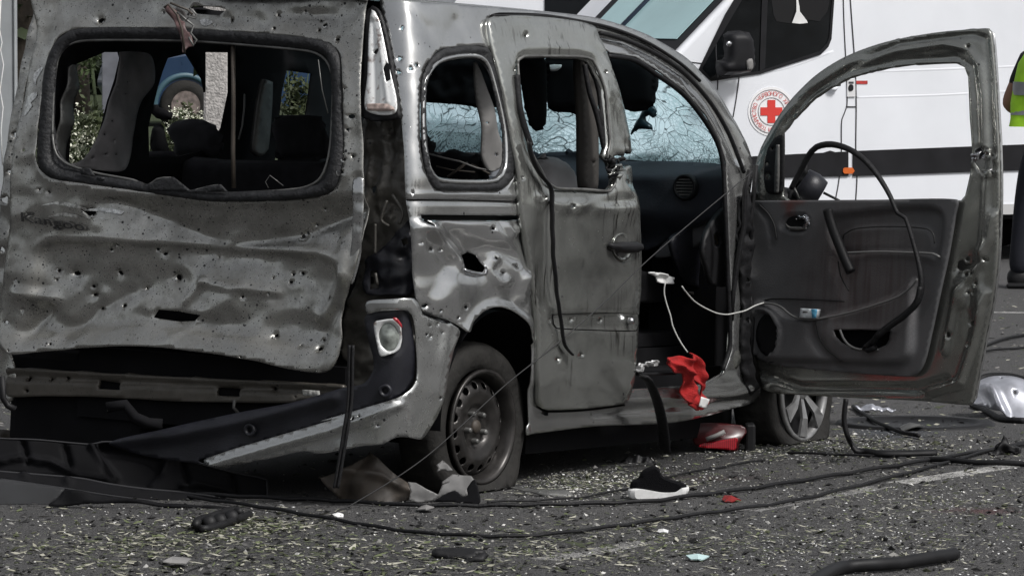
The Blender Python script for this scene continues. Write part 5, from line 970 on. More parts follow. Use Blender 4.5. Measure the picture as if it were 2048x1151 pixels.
# second white van farther left
D2 = 45; V2 = R(14); f2 = np.array([-math.cos(V2), -math.sin(V2), 0]); n2v = np.array([math.sin(V2), -math.cos(V2), 0]); Q2 = np.array([gx(1500, D2), D2 - 20, 0])
van2 = thing('white_van', None, 'second white van seen through the shattered windscreen and above the wreck roof', 'van', basis(f2, Q2))
def v2(x, d, z): return Q2 + x * f2 - d * n2v + np.array([0, 0, z])
pr = [(-3.2,.4),(-3.2,2.7),(1.6,2.7),(1.9,2.45),(2.55,1.45),(3.0,1.2),(3.1,.5),(2.9,.35)]; k = len(pr); V = [v2(x, d, z) for d in (0, 1.95) for x, z in pr]
bev(mk('van_body', V, [tuple(reversed(range(k))), tuple(range(k, 2*k))] + [(i, i + k, (i + 1) % k + k, (i + 1) % k) for i in range(k)], VW, van2, False), .08, 4)
def q2(name, x0, x1, z0, z1, m, par=van2): V, Fc = boxv((0,0,0), (abs(x1 - x0), .012, z1 - z0), Matrix.Rotation(V2, 3, 'Z')); return mk(name, V + v2((x0 + x1) / 2, -.006, (z0 + z1) / 2), Fc, m, par, False)
q2('side_stripe', -3.1, 2.3, .62, .80, VBK); q2('side_window', .9, 1.75, 1.5, 2.2, VGL); q2('red_mark', 2.30, 2.40, 1.10, 1.32, REDP)
for wx in (2.3, -1.9):
    V, Fc = lathe([(.0,.01),(.19,.01),(.31,.02),(.34,-.02),(.34,-.2)], v2(wx, 0, .34), n2v, (0,0,1), 32); mk('wheel', V, Fc, TYRE, van2)
# ============================================================ PERSON
SKIN = base_mat('skin', (.30,.165,.11), .6, var=.1); HIV = base_mat('hi_vis_yellow', (.42,.80,.03), .7, var=.15, vs=12); TAPE = base_mat('reflective_grey', (.26,.27,.28), .35, var=.15)
TRO = base_mat('navy_trousers', (.006,.007,.013), .85, var=.3, vs=8, bump=.4, bs=18); SHIRT = base_mat('black_shirt', (.012,.012,.014), .85)
PD = 33.0; pxs = 2108; PB = np.array([gx(pxs, PD), PD - 20, 0.0]); pz = R(-12)
person = thing('person', PB, 'person in black shirt, dark navy trousers and yellow high visibility vest standing beside the ambulance', 'person')
def skinmesh(name, verts, edges, rad, m, par, root=0, sub=2):
    me = bpy.data.meshes.new(name); Pv = [tuple(Matrix.Rotation(pz, 3, 'Z') @ Vector((v_[0], -v_[1], v_[2]))) for v_ in verts]; me.from_pydata(Pv, edges, []); o = bpy.data.objects.new(name, me); COL.objects.link(o); o.parent = par
    md = o.modifiers.new('skin', 'SKIN'); md.use_smooth_shade = True
    for i, v_ in enumerate(me.skin_vertices[0].data): r = rad[i]; v_.radius = r if isinstance(r, tuple) else (r, r); v_.use_root = (i == root)
    s_ = o.modifiers.new('sub', 'SUBSURF'); s_.levels = sub; s_.render_levels = sub; me.materials.append(m); return o
J = [(0,0,.95),(0,0,1.12),(0,.01,1.32),(0,.02,1.47),(0,0,1.56),(0,-.01,1.66),(0,-.01,1.76),   # pelvis..head (0-6)
     (-.10,0,.90),(-.17,-.02,.50),(-.215,.02,.09),(-.225,-.10,.05),                                    # left leg 7-10
     (.10,0,.90),(.13,-.02,.50),(.15,.03,.09),(.18,-.10,.045),                                         # right leg 11-14
     (-.165,-.04,1.38),(-.30,-.08,1.11),(-.20,-.25,1.04),(-.10,-.30,1.08),                                    # left arm 15-18
     (.19,.02,1.42),(.26,.05,1.14),(.18,-.17,1.06),(.12,-.24,1.08)]
Ed = [(0,1),(1,2),(2,3),(3,4),(4,5),(5,6),(0,7),(7,8),(8,9),(9,10),(0,11),(11,12),(12,13),(13,14),(3,15),(15,16),(16,17),(17,18),(3,19),(19,20),(20,21),(21,22)]
Rd = [(.15,.11),(.14,.10),(.16,.11),(.12,.09),.055,(.085,.10),(.06,.075),.09,.06,.038,.02,.09,.06,.038,.02,.06,.045,.036,.03,.06,.045,.036,.03]
body = skinmesh('body', J, Ed, Rd, SKIN, person)
for sx_ in (-1, 1):
    w0 = (.10 * sx_, -.25, 1.08)
    for k in range(5):
        fx = w0[0] - sx_ * .012; sp_ = (k - 1.5) * .019; ln = (.075, .085, .09, .08, .06)[k]
        if k < 4: vs_ = [(fx, w0[1], w0[2] - sp_), (fx - sx_ * ln * .5, w0[1] - .035, w0[2] - sp_ * 1.1), (fx - sx_ * ln * .9, w0[1] - .02, w0[2] - sp_ * 1.2)]
        else: vs_ = [(fx + sx_ * .02, w0[1], w0[2] + .03), (fx, w0[1] - .04, w0[2] + .05), (fx - sx_ * .02, w0[1] - .06, w0[2] + .05)]
        skinmesh('finger', vs_, [(0,1),(1,2)], [.010,.009,.007], SKIN, body, 0, 1)
skinmesh('trousers', [(0,0,1.0),(0,0,.92),(-.10,0,.88),(-.17,-.02,.50),(-.215,.02,.07),(.10,0,.88),(.13,-.02,.50),(.15,.03,.08)], [(0,1),(1,2),(2,3),(3,4),(1,5),(5,6),(6,7)], [(.165,.125),(.17,.13),.112,.085,.068,.112,.085,.068], TRO, person, 1)
skinmesh('shirt', [(0,0,.98),(0,.01,1.2),(0,.02,1.44),(0,.01,1.50),(-.165,-.04,1.39),(-.262,-.07,1.19),(.19,.02,1.43),(.25,.045,1.22)], [(0,1),(1,2),(2,3),(2,4),(4,5),(2,6),(6,7)], [(.165,.12),(.165,.12),(.15,.11),(.075,.07),.068,.052,.068,.052], SHIRT, person, 1)
def ell(name, rings, m, par, nseg=40):
    V = []; Fc = []
    for i, (z, rx, ry, ox) in enumerate(rings):
        for j in range(nseg):
            a = 2 * math.pi * j / nseg; f_ = 1 + .05 * math.sin(5 * a + z * 9) * (z < 1.15); p_ = Vector((ox + rx * f_ * math.cos(a), .01 + ry * f_ * math.sin(a), z)); p_ = Matrix.Rotation(pz, 3, 'Z') @ p_; V.append(PB + np.array(p_))
    for i in range(len(rings) - 1):
        for j in range(nseg): k_ = (j + 1) % nseg; Fc.append((i*nseg+j, i*nseg+k_, (i+1)*nseg+k_, (i+1)*nseg+j))
    return mk(name, V, Fc, m, par)
vest = ell('vest', [(.98,.275,.19,0),(1.03,.262,.18,0),(1.12,.258,.165,0),(1.25,.250,.155,0),(1.36,.225,.15,0),(1.43,.18,.13,0),(1.50,.12,.10,0)], HIV, person)
ell('reflective_band', [(1.05,.262,.182,0),(1.10,.246,.172,0)], TAPE, vest); ell('reflective_band', [(1.17,.260,.168,0),(1.25,.256,.160,0)], TAPE, vest)
for fx_, sx_ in ((-.215, -1), (.15, 1)): skinmesh('shoe', [(fx_,.07,.06),(fx_+.005*sx_,-.04,.065),(fx_+.02*sx_,-.20,.045)], [(0,1),(1,2)], [(.074,.075),(.075,.08),(.062,.05)], BLACK, person, 0)
for fx_ in (-.215, .15):
    V, Fc = boxv((fx_, .06, .018), (.13, .31, .034)); V = V @ np.array(Matrix.Rotation(pz, 3, 'Z')).T + PB; bev(mk('shoe_sole', V, Fc, BLACK, person, False), .015)
skinmesh('hair', [(0,.03,1.74),(0,.03,1.80)], [(0,1)], [.105,.07], BLACK, person, 0)
# ============================================================ THINGS ON THE ROAD
def on(o, lab, cat, group=None): tag(o, lab, cat, group); return o
def gcable(name, pts, r, m, lab, cat='cable', z=None, group=None, seg=8, flat=1., D=None):
    q = cr(np.array(pts, float), 9, False); P = gp(q[:, 0], q[:, 1], r * min(1, flat) + .002); P[:, 2] += .004 * np.abs(np.sin(np.arange(len(P)) * .31))
    V, Fc = tubev(P, r, seg, flat); o = mk(name, V, Fc, m, None, True, P[len(P) // 2]); on(o, lab, cat, group); return o
gcable('fallen_cable', [(-40,946),(0,951),(156,971),(391,996),(547,1018),(800,1061),(900,1069),(1000,1073),(1091,1069),(1208,1055),(1365,1033),(1444,1022),(1561,1006),(1639,990),(1796,951),(1913,920),(1991,898),(2090,878)], .0065, RUBBER, 'long black cable crossing the whole road, the lower one nearest the viewer', group='black cables fallen on the road')
gcable('fallen_cable', [(391,988),(547,996),(684,1002),(817,1010),(974,1011),(1091,1009),(1208,1006),(1300,1002),(1380,992),(1500,977),(1639,955),(1835,924),(1979,900),(2100,882)], .0075, RUBBER, 'black cable running just below the sneaker and the rear wheel', group='black cables fallen on the road')
gcable('fallen_cable', [(974,1004),(1150,996),(1250,978),(1330,955),(1444,934),(1530,920)], .004, RUBBER, 'thin black cable touching the heel of the sneaker', group='black cables fallen on the road')
gcable('fallen_cable', [(1706,812),(1720,822),(1756,846),(1800,863),(1838,872)], .009, RUBBER, 'short black cable slanting down under the open door', group='black cables fallen on the road')
gcable('fallen_cable', [(1965,693),(2010,678),(2100,660)], .008, RUBBER, 'upper of two thin wires on the road right of the open door', group='black cables fallen on the road')
gcable('fallen_cable', [(1930,712),(1990,700),(2100,692)], .006, RUBBER, 'lower of two thin wires on the road right of the open door', group='black cables fallen on the road')
gcable('fallen_cable', [(1575,905),(1660,909),(1717,911),(1790,913)], .005, RUBBER, 'short thin black cable end lying left of the bent rubber seal', group='black cables fallen on the road')
gcable('rubber_pipe', [(1860,918),(1960,925),(2100,929)], .011, BLACK, 'straight black pipe lying behind the cables at the right', 'pipe')
q = cr(np.array([(1692,797),(1688,838),(1694,868),(1712,900),(1745,914),(1800,916),(1872,914)], float), 8, False)
P = np.concatenate([at(q[:8, 0], q[:8, 1], 21.0), ])  # upper end hangs from the door
PP = []
for x, y in q:
    gY = gp(x, max(y, 800))[0]; Dg = gY[1] + 20; D_ = 21.15 if y < 880 else min(Dg, 21.5)
    PP.append(at1(x, y, min(D_, Dg)))
PP = np.array(PP); PP[:, 2] = np.maximum(PP[:, 2], .02); V, Fc = tubev(PP, .017, 8, .6); o = mk('rubber_seal_strip', V, Fc, BLACK, None, True, PP[-1]); on(o, 'bent black rubber seal hanging behind the front wheel and resting on the road', 'rubber strip')
gcable('black_hose', [(1610,1175),(1650,1150),(1685,1134),(1756,1130),(1835,1121),(1909,1108)], .021, BLACK, 'thick black hose piece at the bottom right corner', 'hose', seg=14)
q = np.array([(1979,912),(1995,905),(2008,872),(2014,878),(2024,893),(2042,897),(2040,910),(2030,908)], float); DD = 21.3
o = panel('cable_clamp', [(1975,914),(1978,905),(1994,898),(2008,870),(2013,874),(2022,890),(2042,896),(2043,903),(2034,912),(2020,900),(2000,908)], plane(at1(2005, 905, 21.55), (0,-1,.2)), BLACK, None, disp=lambda X, Y: nz(X, Y, .06, .03, 3), step=4, thick=.03, base=at1(2005, 912, 21.55)); on(o, 'black funnel shaped cable clamp at the right edge', 'cable clamp')
# taut thin wire in front of the wreck
q = cr(np.array([(340,1158),(440,1119),(600,1062),(680,1022),(845,918),(1010,770),(1110,690),(1200,612),(1290,525),(1400,430),(1505,343)], float), 12, False)
D_ = np.where(q[:, 1] > 1022, gp(q[:, 0], np.maximum(q[:, 1], 1000))[:, 1] + 20, 19.30 + (q[:, 0] - 680) / (1505 - 680) * 1.85)
P = at(q[:, 0], q[:, 1], D_); P[:, 2] = np.maximum(P[:, 2], .006); o = mk('thin_wire', *tubev(P, .0024, 6), base_mat('grey_wire', (.020,.020,.021), .7), None, True, P[0]); on(o, 'thin grey wire rising from the road across the rear wheel to the windscreen pillar', 'wire')
# torn bumper shell, bottom left
BK = base_mat('matt_black_plastic', (.005,.005,.006), .75, spec=.14, var=.3, vs=10)
sh_o = thing('torn_bumper_shell', gp(200, 1005)[0], 'black torn inner bumper shell lying on the road in front of the wreck', 'bumper piece')
def gl(y, tilt=.35, dz=0): return plane(gp(250, y)[0], (0.02, -1, tilt))
UP = c3((-60,445),(20,450),(190,455),(460,478),(520,466),(600,466),(700,480),(790,505),(850,545),(1000,575),(1230,630),(1320,645),(1365,660),(1368,740),(1370,790),(1250,765),(930,722),(740,705),(560,680),(400,650),(0,615),(-60,610))
panel('shell_wall', UP, gl(990), BK, sh_o, [], lambda X, Y: recess(X, Y, cr(c3((490,480),(600,475),(820,520),(845,560),(810,650),(740,700),(580,670),(520,560)), 6), .05, 9) + crease(X, Y, c3((470,480),(540,580),(590,640)), 6, .03) + crease(X, Y, c3((850,545),(830,620),(770,680)), 5, .03)
      + sum(crease(X, Y, c3((x, y), (x + 22, y + 90)), 5, -.03) for x, y in ((120,475),(335,495),(940,585),(1185,640))) + crease(X, Y, c3((0,570),(100,545),(260,570),(400,640),(580,665)), 5, .025) + crease(X, Y, c3((930,690),(1010,680),(1150,710),(1240,745)), 5, .025), 6, .006)
panel('lower_lip', c3((-60,610),(0,618),(400,652),(560,682),(740,707),(930,724),(1250,768),(1365,795),(1200,800),(900,778),(600,745),(330,705),(0,655),(-60,650)), gl(1000, .9), BK, sh_o, [], lambda X, Y: gauss(X, Y, 48, 943, 8, 8, .02) + gauss(X, Y, 135, 960, 8, 8, .02), 6, .006)
panel('front_lip', c3((-60,650),(0,655),(330,703),(300,745),(240,790),(100,786),(-60,785)), gl(1008, .5), base_mat('slate_plastic', (.022,.023,.025), .65, spec=.3, var=.3), sh_o, [], lambda X, Y: 0*X, 7, .006)
panel('front_face', c3((330,705),(600,747),(900,780),(1200,802),(1100,812),(900,800),(600,775),(250,790),(300,745)), gl(1016, .4), BK, sh_o, [], lambda X, Y: nz(X, Y, .02, .02, 7), 7, .006)
for pts, yy, tl_, r_ in ((((-60,443),(20,449),(190,455),(460,478),(520,466),(600,466),(700,480),(790,505),(850,545),(1000,575),(1230,630),(1320,645),(1365,660)), 990, .35, .004), (((-60,565),(100,545),(190,552),(260,572),(400,640),(440,650),(580,668),(740,700),(930,695),(1010,682),(1150,712),(1240,745),(1365,750)), 985, .35, .006), (((-60,610),(0,618),(400,652),(560,682),(740,707),(930,724),(1250,768)), 996, .9, .006), (((0,655),(330,703),(600,745),(900,778)), 1000, .9, .004), (((1365,660),(1368,740),(1370,790)), 990, .35, .004)):
    q = cr(c3(*pts), 8, False); mk('moulded_edge', *tubev(gl(yy, tl_)(*q.T)[0], r_, 6), base_mat('edge_grey', (.016,.016,.018), .5), sh_o)
o = panel('plastic_scrap', c3((-60,400),(0,402),(60,408),(150,415),(185,440),(120,455),(20,450),(-60,448)), plane(gp(40, 960)[0], (0,-1,.3)), BROWN, sh_o, disp=lambda X, Y: nz(X, Y, .05, .02, 1), step=6)
# gear strip
gs = thing('broken_motor_rail', gp(430, 1055)[0], 'black toothed plastic rail lying in green litter at the lower left', 'car part')
q = cr(c3((1000,880),(1010,860),(1060,845),(1150,815),(1215,805),(1225,815)), 5, False); P = gp(q[:, 0], q[:, 1] + 4, .03); mk('rail', *tubev(P, .016, 8), BLACK, gs)
q = cr(c3((1000,885),(1010,905),(1050,910),(1130,890),(1210,860),(1275,835)), 5, False); P = gp(q[:, 0], q[:, 1], .014); mk('lower_rail', *tubev(P, .014, 8), BLACK, gs)
for x, y in c3((1070,878),(1125,868),(1185,850)):
    V, Fc = lathe([(.0,.02),(.012,.02),(.024,.012),(.026,-.01),(.0,-.01)], gp(x, y, .024)[0], (0,-1,.5), (0,0,1), 14); mk('gear', V, Fc, BLACK, gs)
# brown liner and torn sheet by the rear wheel
o = panel('liner_piece', c3((1625,650),(1700,632),(1780,600),(1850,550),(1892,513)) + z6((245,836),(300,890),(380,955),(430,990),(446,1030),(430,1075),(330,1095),(200,1100),(90,1060),(10,985),(0,960)), plane(gp(745, 1003)[0], (.1,-1,.35)), BROWN, None, [], lambda X, Y: gauss(X, Y, 720, 950, 40, 40, .06) + fold(X, Y, [(735,905),(700,960),(690,1000)], 24, -.04) + nz(X, Y, .02, .03, 2) + fold(X, Y, z6((100,940),(300,960),(440,1030)), 14, .02), 6, .006, base=gp(745, 1003)[0]); on(o, 'brown torn wheel arch liner leaning against the rear tyre', 'car part')
SHEET = base_mat('torn_grey_sheet', (.15,.148,.146), .6, .2, var=.4, vs=12)
tp = thing('torn_sheet', gp(880, 1003)[0], 'grey jagged torn metal sheet curled on the road in front of the rear wheel', 'car part')
panel('curled_sheet', z6((430,985),(470,990),(520,1020),(580,1045),(600,1000),(640,985),(596,998),(600,985),(650,950),(740,958),(755,975),(748,1000),(720,1020),(725,1050),(700,1058),(660,1030),(600,1050),(540,1075),(480,1082),(435,1072),(445,1030)), plane(gp(880, 1005)[0], (.1,-1,.5)), SHEET, tp, [], lambda X, Y: gauss(X, Y, 880, 1000, 70, 16, -.015) + nz(X, Y, .04, .004, 2), 4, .004, round_=False)
panel('torn_flap', z6((570,905),(600,880),(625,900),(652,930),(630,935),(600,925),(572,938),(580,918)), plane(gp(880, 1003)[0], (.1,-1,.5)), SHEET, tp, [], lambda X, Y: nz(X, Y, .04, .004, 3), 4, .004, round_=False)
panel('dark_curl', z6((755,975),(775,1020),(782,1090),(720,1092),(640,1084),(560,1082),(600,1055),(660,1030),(700,1058),(725,1050),(720,1020)), plane(gp(900, 1006)[0], (-.2,-1,.3)), BK, tp, [], None, 4, .004)
o = panel('glass_fragment', c6((820,695),(900,700),(980,715),(1100,710),(1145,740),(1120,745),(1000,745),(920,725)), plane(gp(1080, 992)[0], (0,-.5,1)), GREY, None, [], lambda X, Y: gauss(X, Y, 1090, 985, 40, 6, .01), 5, .004, base=gp(1080, 992)[0]); on(o, 'flat dark curved fragment on the road right of the rear tyre', 'car part')
o = panel('dark_scraps', c6((1290,545),(1350,560),(1440,545),(1500,548),(1560,575),(1500,590),(1380,575),(1300,570)), plane(gp(1260, 925)[0], (0,-.6,1)), BLACK, None, [], lambda X, Y: nz(X, Y, .08, .03, 5), 4, .004, base=gp(1260, 925)[0]); on(o, 'crumpled black scrap lying behind the sneaker under the car', 'scrap')
# black flat part
bpt = thing('black_plastic_part', gp(920, 1118)[0], 'small black rectangular plastic part lying on the road at the bottom centre', 'car part')
pillow('plate', c6((415,1050),(430,1025),(520,1018),(620,1020),(700,1035),(690,1052),(650,1060),(655,1075),(600,1082),(440,1062)), plane(gp(920, 1116)[0], (0,-.55,1)), BLACK, bpt, .02, 4, 6)
pillow('lug', c6((640,1060),(700,1040),(712,1045),(700,1060),(690,1085),(630,1092),(500,1088),(600,1075)), plane(gp(950, 1122)[0], (0,-.6,1)), BLACK, bpt, .02, 4, 5)
# sneaker
sn = thing('sneaker', gp(1315, 990)[0], 'single black sneaker with a thick white sole lying on the road beside the car', 'shoe')
SOLE = c6((1422,735),(1424,708),(1450,697),(1520,705),(1600,718),(1680,715),(1712,700),(1730,690),(1733,710),(1715,735),(1640,748),(1560,755),(1480,756),(1432,750))
UPP = c6((1432,705),(1440,670),(1475,650),(1490,620),(1525,597),(1560,590),(1580,605),(1600,640),(1650,662),(1700,675),(1722,692),(1690,712),(1610,722),(1520,712),(1455,702))
cS = gp(1315, 999)[0] + np.array([0, .05, 0])
def shoe_v(poly, wd, y0):
    O = cr(poly, 3); P = plane(cS, (0,-1,0))(O[:, 0], O[:, 1])[0]; c_ = P.mean(0); V = []; nn3 = len(P); lay = [(-1,.78),(-.8,.93),(-.4,1),(.4,1),(.8,.93),(1,.78)]
    for t_, s_ in lay:
        Q_ = c_ + (P - c_) * np.array([s_, 1, (s_ + 1) / 2]); Q_[:, 1] += t_ * wd + y0; V.append(Q_)
    V = np.concatenate(V); Fc = [tuple(range(nn3))] + [(l*nn3+i, l*nn3+(i+1)%nn3, (l+1)*nn3+(i+1)%nn3, (l+1)*nn3+i) for l in range(5) for i in range(nn3)] + [tuple(reversed(range(5*nn3, 6*nn3)))]
    return V, Fc
mk('sole', *shoe_v(SOLE, .05, 0), base_mat('white_rubber', (.78,.78,.77), .6, var=.1, vs=40), sn, False); mk('upper', *shoe_v(UPP, .042, .002), base_mat('black_knit', (.005,.005,.006), .95, spec=.1, bump=.5, bs=300), sn, False)
# red cloth and foil on the sill, dark strap
RC = z5((250,566),(300,556),(340,545),(372,562),(400,540),(430,530),(450,550),(468,575),(485,620),(492,650),(490,720),(498,780),(496,820),(485,850),(455,860),(425,845),(400,825),(372,808),(352,780),(350,720),(352,680),(335,645),(300,642),(285,610))
sd_cloth = thing('red_cloth', fromcar(tocar(shell(.05,0)(1370, 780)[0]))[0], 'bright red cloth draped over the door sill', 'cloth')
panel('cloth', RC, shell(.03, 0), RED, sd_cloth, [z5((408,672),(425,680),(450,710),(480,770),(470,785),(440,750),(415,715))], lambda X, Y: .03 + nz(X, Y, .05, .03, 3) + fold(X, Y, z5((372,562),(380,640),(400,720),(380,800)), 10, .03) + fold(X, Y, z5((430,530),(450,640),(495,760)), 9, -.025) + fold(X, Y, z5((260,570),(330,600),(380,640)), 7, .02), 3, .006)
panel('cloth_back', z5((395,655),(430,665),(485,760),(488,800),(450,770),(405,720)), shell(.02, 0), base_mat('dark_red_inside', (.12,.01,.01), .9), sd_cloth, step=5)
panel('care_tag', dens(z5((500,785),(546,800),(525,855),(486,842)), 4), shell(.10, 0), WHITE, sd_cloth, step=4, round_=False)
o = panel('foil_scrap', z5((125,640),(130,590),(180,600),(190,585),(255,575),(250,610),(200,610),(170,615),(160,640),(140,650)), shell(.02, 0), base_mat('foil', (.5,.5,.5), .3, .6, var=.5, vs=60), None, disp=lambda X, Y: nz(X, Y, .15, .03, 3), step=3, base=shell(.02, 0)(1300, 730)[0][0]); on(o, 'crumpled silver white foil on the sill left of the red cloth', 'foil')
q = cr(z5((165,668),(190,690),(240,800),(275,950),(290,1100)), 8, False); P = at(q[:, 0], q[:, 1], np.linspace(20.75, 21.1, len(q))); P[:, 2] = np.maximum(P[:, 2], .015)
o = mk('black_belt', *tubev(P, .024, 8, .35), RUBBER, None, True, P[-1]); on(o, 'black ribbed belt hanging from the sill below the sliding door', 'belt')
o = mk('sill_plate', *tubev(shell(.01, 0)(*cr(z5((130,655),(200,655),(340,650)), 6, False).T)[0], .012, 6, .6), BLACK, car)
# white cords, papers and card pack
for pts, lab, D0, D1 in ((((290,130),(284,160),(285,200),(300,260),(320,320),(330,370),(350,420),(380,475),(418,530)), 'thin white cable hanging from the seat to the red cloth', 20.9, 20.9), (((385,150),(400,172),(450,230),(500,265),(560,295),(600,308),(650,312),(700,302),(750,290),(810,260),(856,245)), 'thin white cable curving from the seat to the open door', 21.0, 21.55)):
    q = cr(z5(*pts), 5, False); P = at(q[:, 0], q[:, 1], np.linspace(D0, D1, len(q))); o = mk('charging_cable', *tubev(P, .0030, 6), base_mat('cord_white', (.45,.45,.43), .6), None, True, P[0]); on(o, lab, 'cable', 'white cables in the door opening')
o = panel('paper', z5((200,75),(235,70),(300,85),(340,100),(352,125),(330,132),(270,130),(230,95)), PY(-.62), WHITE, None, disp=lambda X, Y: nz(X, Y, .08, .03, 1), step=4, base=PY(-.62)(1325, 555)[0][0]); on(o, 'crumpled white paper lying on the front seat edge', 'paper')
o = panel('blue_leaflet', z5((425,182),(460,180),(520,190),(515,205),(460,200)), PY(-.60), PALE, None, step=4, base=PY(-.6)(1390, 587)[0][0]); on(o, 'grey blue folded leaflet lying in the dark footwell', 'leaflet')
pk = thing('cigarette_pack', doorO(.06)(1617, 626)[0][0], 'small white and blue box standing in the door pocket', 'box')
panel('pack', dens(c8((903,680),(990,685),(982,732),(896,728)), 5), doorO(.075), base_mat('pack_white', (.62,.66,.68), .5, var=.15, vs=70), pk, step=6, thick=.022, round_=False)
panel('blue_band', dens(c8((958,684),(988,686),(981,730),(962,730)), 5), doorO(.077), base_mat('pack_blue', (.10,.36,.55), .5), pk, step=6, thick=.002, round_=False)
panel('print', dens(c8((915,695),(940,695),(938,703),(914,703)), 5), doorO(.077), GREY, pk, step=6, thick=.001, round_=False)
# red tail light under the car
RL = bpy.data.materials.new('red_lens'); RL.use_nodes = True; n = RL.node_tree; b = n.nodes['Principled BSDF']; tc = n.nodes.new('ShaderNodeTexCoord'); wv = n.nodes.new('ShaderNodeTexWave'); wv.inputs['Scale'].default_value = 38; L(n, tc.outputs['Object'], wv.inputs['Vector'])
L(n, mixc(n, wv.outputs['Fac'], (.16,.004,.008), (.38,.014,.024)), b.inputs['Base Color']); b.inputs['Roughness'].default_value = .15
tlg = thing('broken_tail_light', gp(1440, 905)[0], 'broken red tail light lying under the car on its side', 'tail light')
RLP = gp(1440, 903)[0]
panel('housing', z5((430,950),(520,935),(620,938),(730,950),(752,965),(758,990),(735,1020),(715,1050),(700,1105),(620,1100),(520,1085),(460,1060),(440,1000)), plane(RLP, (0,-1,.1)), base_mat('dark_red', (.05,.006,.007), .3, var=.3, vs=20), tlg, [], lambda X, Y: gauss(X, Y, 1440, 880, 50, 20, .04), 5, .08)
panel('lens', z5((500,1055),(560,1045),(640,1030),(705,1022),(700,1060),(692,1090),(600,1085),(480,1075)), plane(RLP + [0,-.05,0], (0,-1,.1)), RL, tlg, [], None, 4, .01)
q = np.array(z5((525,1030),(580,1010),(632,985))); mk('bright_strip', *tubev(plane(RLP + [0,-.06,0], (0,-1,.1))(*q.T)[0], .010, 6), PALE, tlg)
V, Fc = boxv(at1(1500, 878, 21.75), (.04, .1, .13)); bev(mk('lamp_socket', V, Fc, BLACK, tlg, False), .01)
# red scraps, turquoise paper, white crumbs
for x, y, s, m_, nm, lab in ((1462,1000,.032,base_mat('dull_red', (.22,.012,.012), .6),'red_scrap','bright red plastic splinter on the road right of the sneaker'), (1395,1117,.03,base_mat('pale_cyan', (.45,.60,.60), .7),'paper_scrap','pale turquoise crumpled paper scrap at the bottom right of centre'), (1327,1063,.02,WHITE,'white_chip','white chip lying on the road below the lower cable'), (852,1020,.035,PALE,'pale_stone','pale stone chip below the torn grey sheet'), (676,1031,.022,WHITE,'white_scrap','white scrap beside the crossing of the thin wire and the cable'), (345,1130,.05,PALE,'leaf_scrap','pale dry leaf beside the bottom edge, lower left'),(1820,858,.05,GREY,'grey_scrap','grey flat scrap on the road beneath the open door')):
    P = gp(x, y, .004)[0]; V = [P + np.array([math.cos(a) * s * random.uniform(.7, 1.3), math.sin(a) * s * random.uniform(1, 2.2), random.uniform(0, s * .5)]) for a in np.linspace(0, 2 * math.pi, 8, False)] + [P + [0, 0, s * .6]]
    o = mk(nm, V, [(i, (i + 1) % 8, 8) for i in range(8)], m_, None, False, P); solid(o, .004); on(o, lab, 'scrap')
# manhole and round pale cover at the right
P = gp(1830, 848)[0]; V, Fc = lathe([(0,.002),(.26,.002),(.27,.012),(.33,.012),(.34,.0)], P, (0,0,1), (1,0,0), 48); o = mk('manhole_cover', V, Fc, BLACK, None, True, P); on(o, 'dark round manhole cover in the road under the open door', 'manhole cover')
cv = thing('torn_fender_panel', gp(2010, 838)[0], 'pale silver curved car panel with black rim lying on the road at the right edge', 'car part')
LV = base_mat('lavender_silver', (.36,.37,.41), .35, .4, var=.3, vs=10)
panel('pale_shell', c9((1780,275),(1800,210),(1810,170),(1840,145),(1920,135),(2000,145),(2060,170),(2150,230),(2160,340),(2046,350),(1960,352),(1930,340),(1850,300)), plane(gp(2010, 838)[0], (-.1,-.75,1)), LV, cv, [blob(2003,765,3), blob(1978,790,4), blob(2030,800,3)], lambda X, Y: gauss(X, Y, 2010, 790, 60, 30, .06) + fold(X, Y, c9((1800,215),(1880,250),(1940,340)), 16, .04), 6, .006)
q = cr(c9((1790,190),(1815,150),(1860,130),(1930,126),(2010,135),(2080,165),(2150,220)), 8, False); mk('black_rim', *tubev(plane(gp(2010, 838)[0] + [0,0,.01], (-.1,-.75,1))(*q.T)[0], .014, 8), RUBBER, cv)
q = cr(c9((1780,275),(1850,305),(1930,348),(2046,358)), 8, False); mk('black_rim', *tubev(gp(q[:, 0], q[:, 1], .012), .014, 8), RUBBER, cv)
o = panel('pale_foil', c9((1180,290),(1240,280),(1330,285),(1390,298),(1330,305),(1230,308)), plane(gp(1755, 832)[0], (0,-.6,1)), LV, None, [], lambda X, Y: nz(X, Y, .1, .02, 1), 4, .004, base=gp(1755, 832)[0]); on(o, 'crumpled pale foil lying on the road right of the front wheel', 'foil')
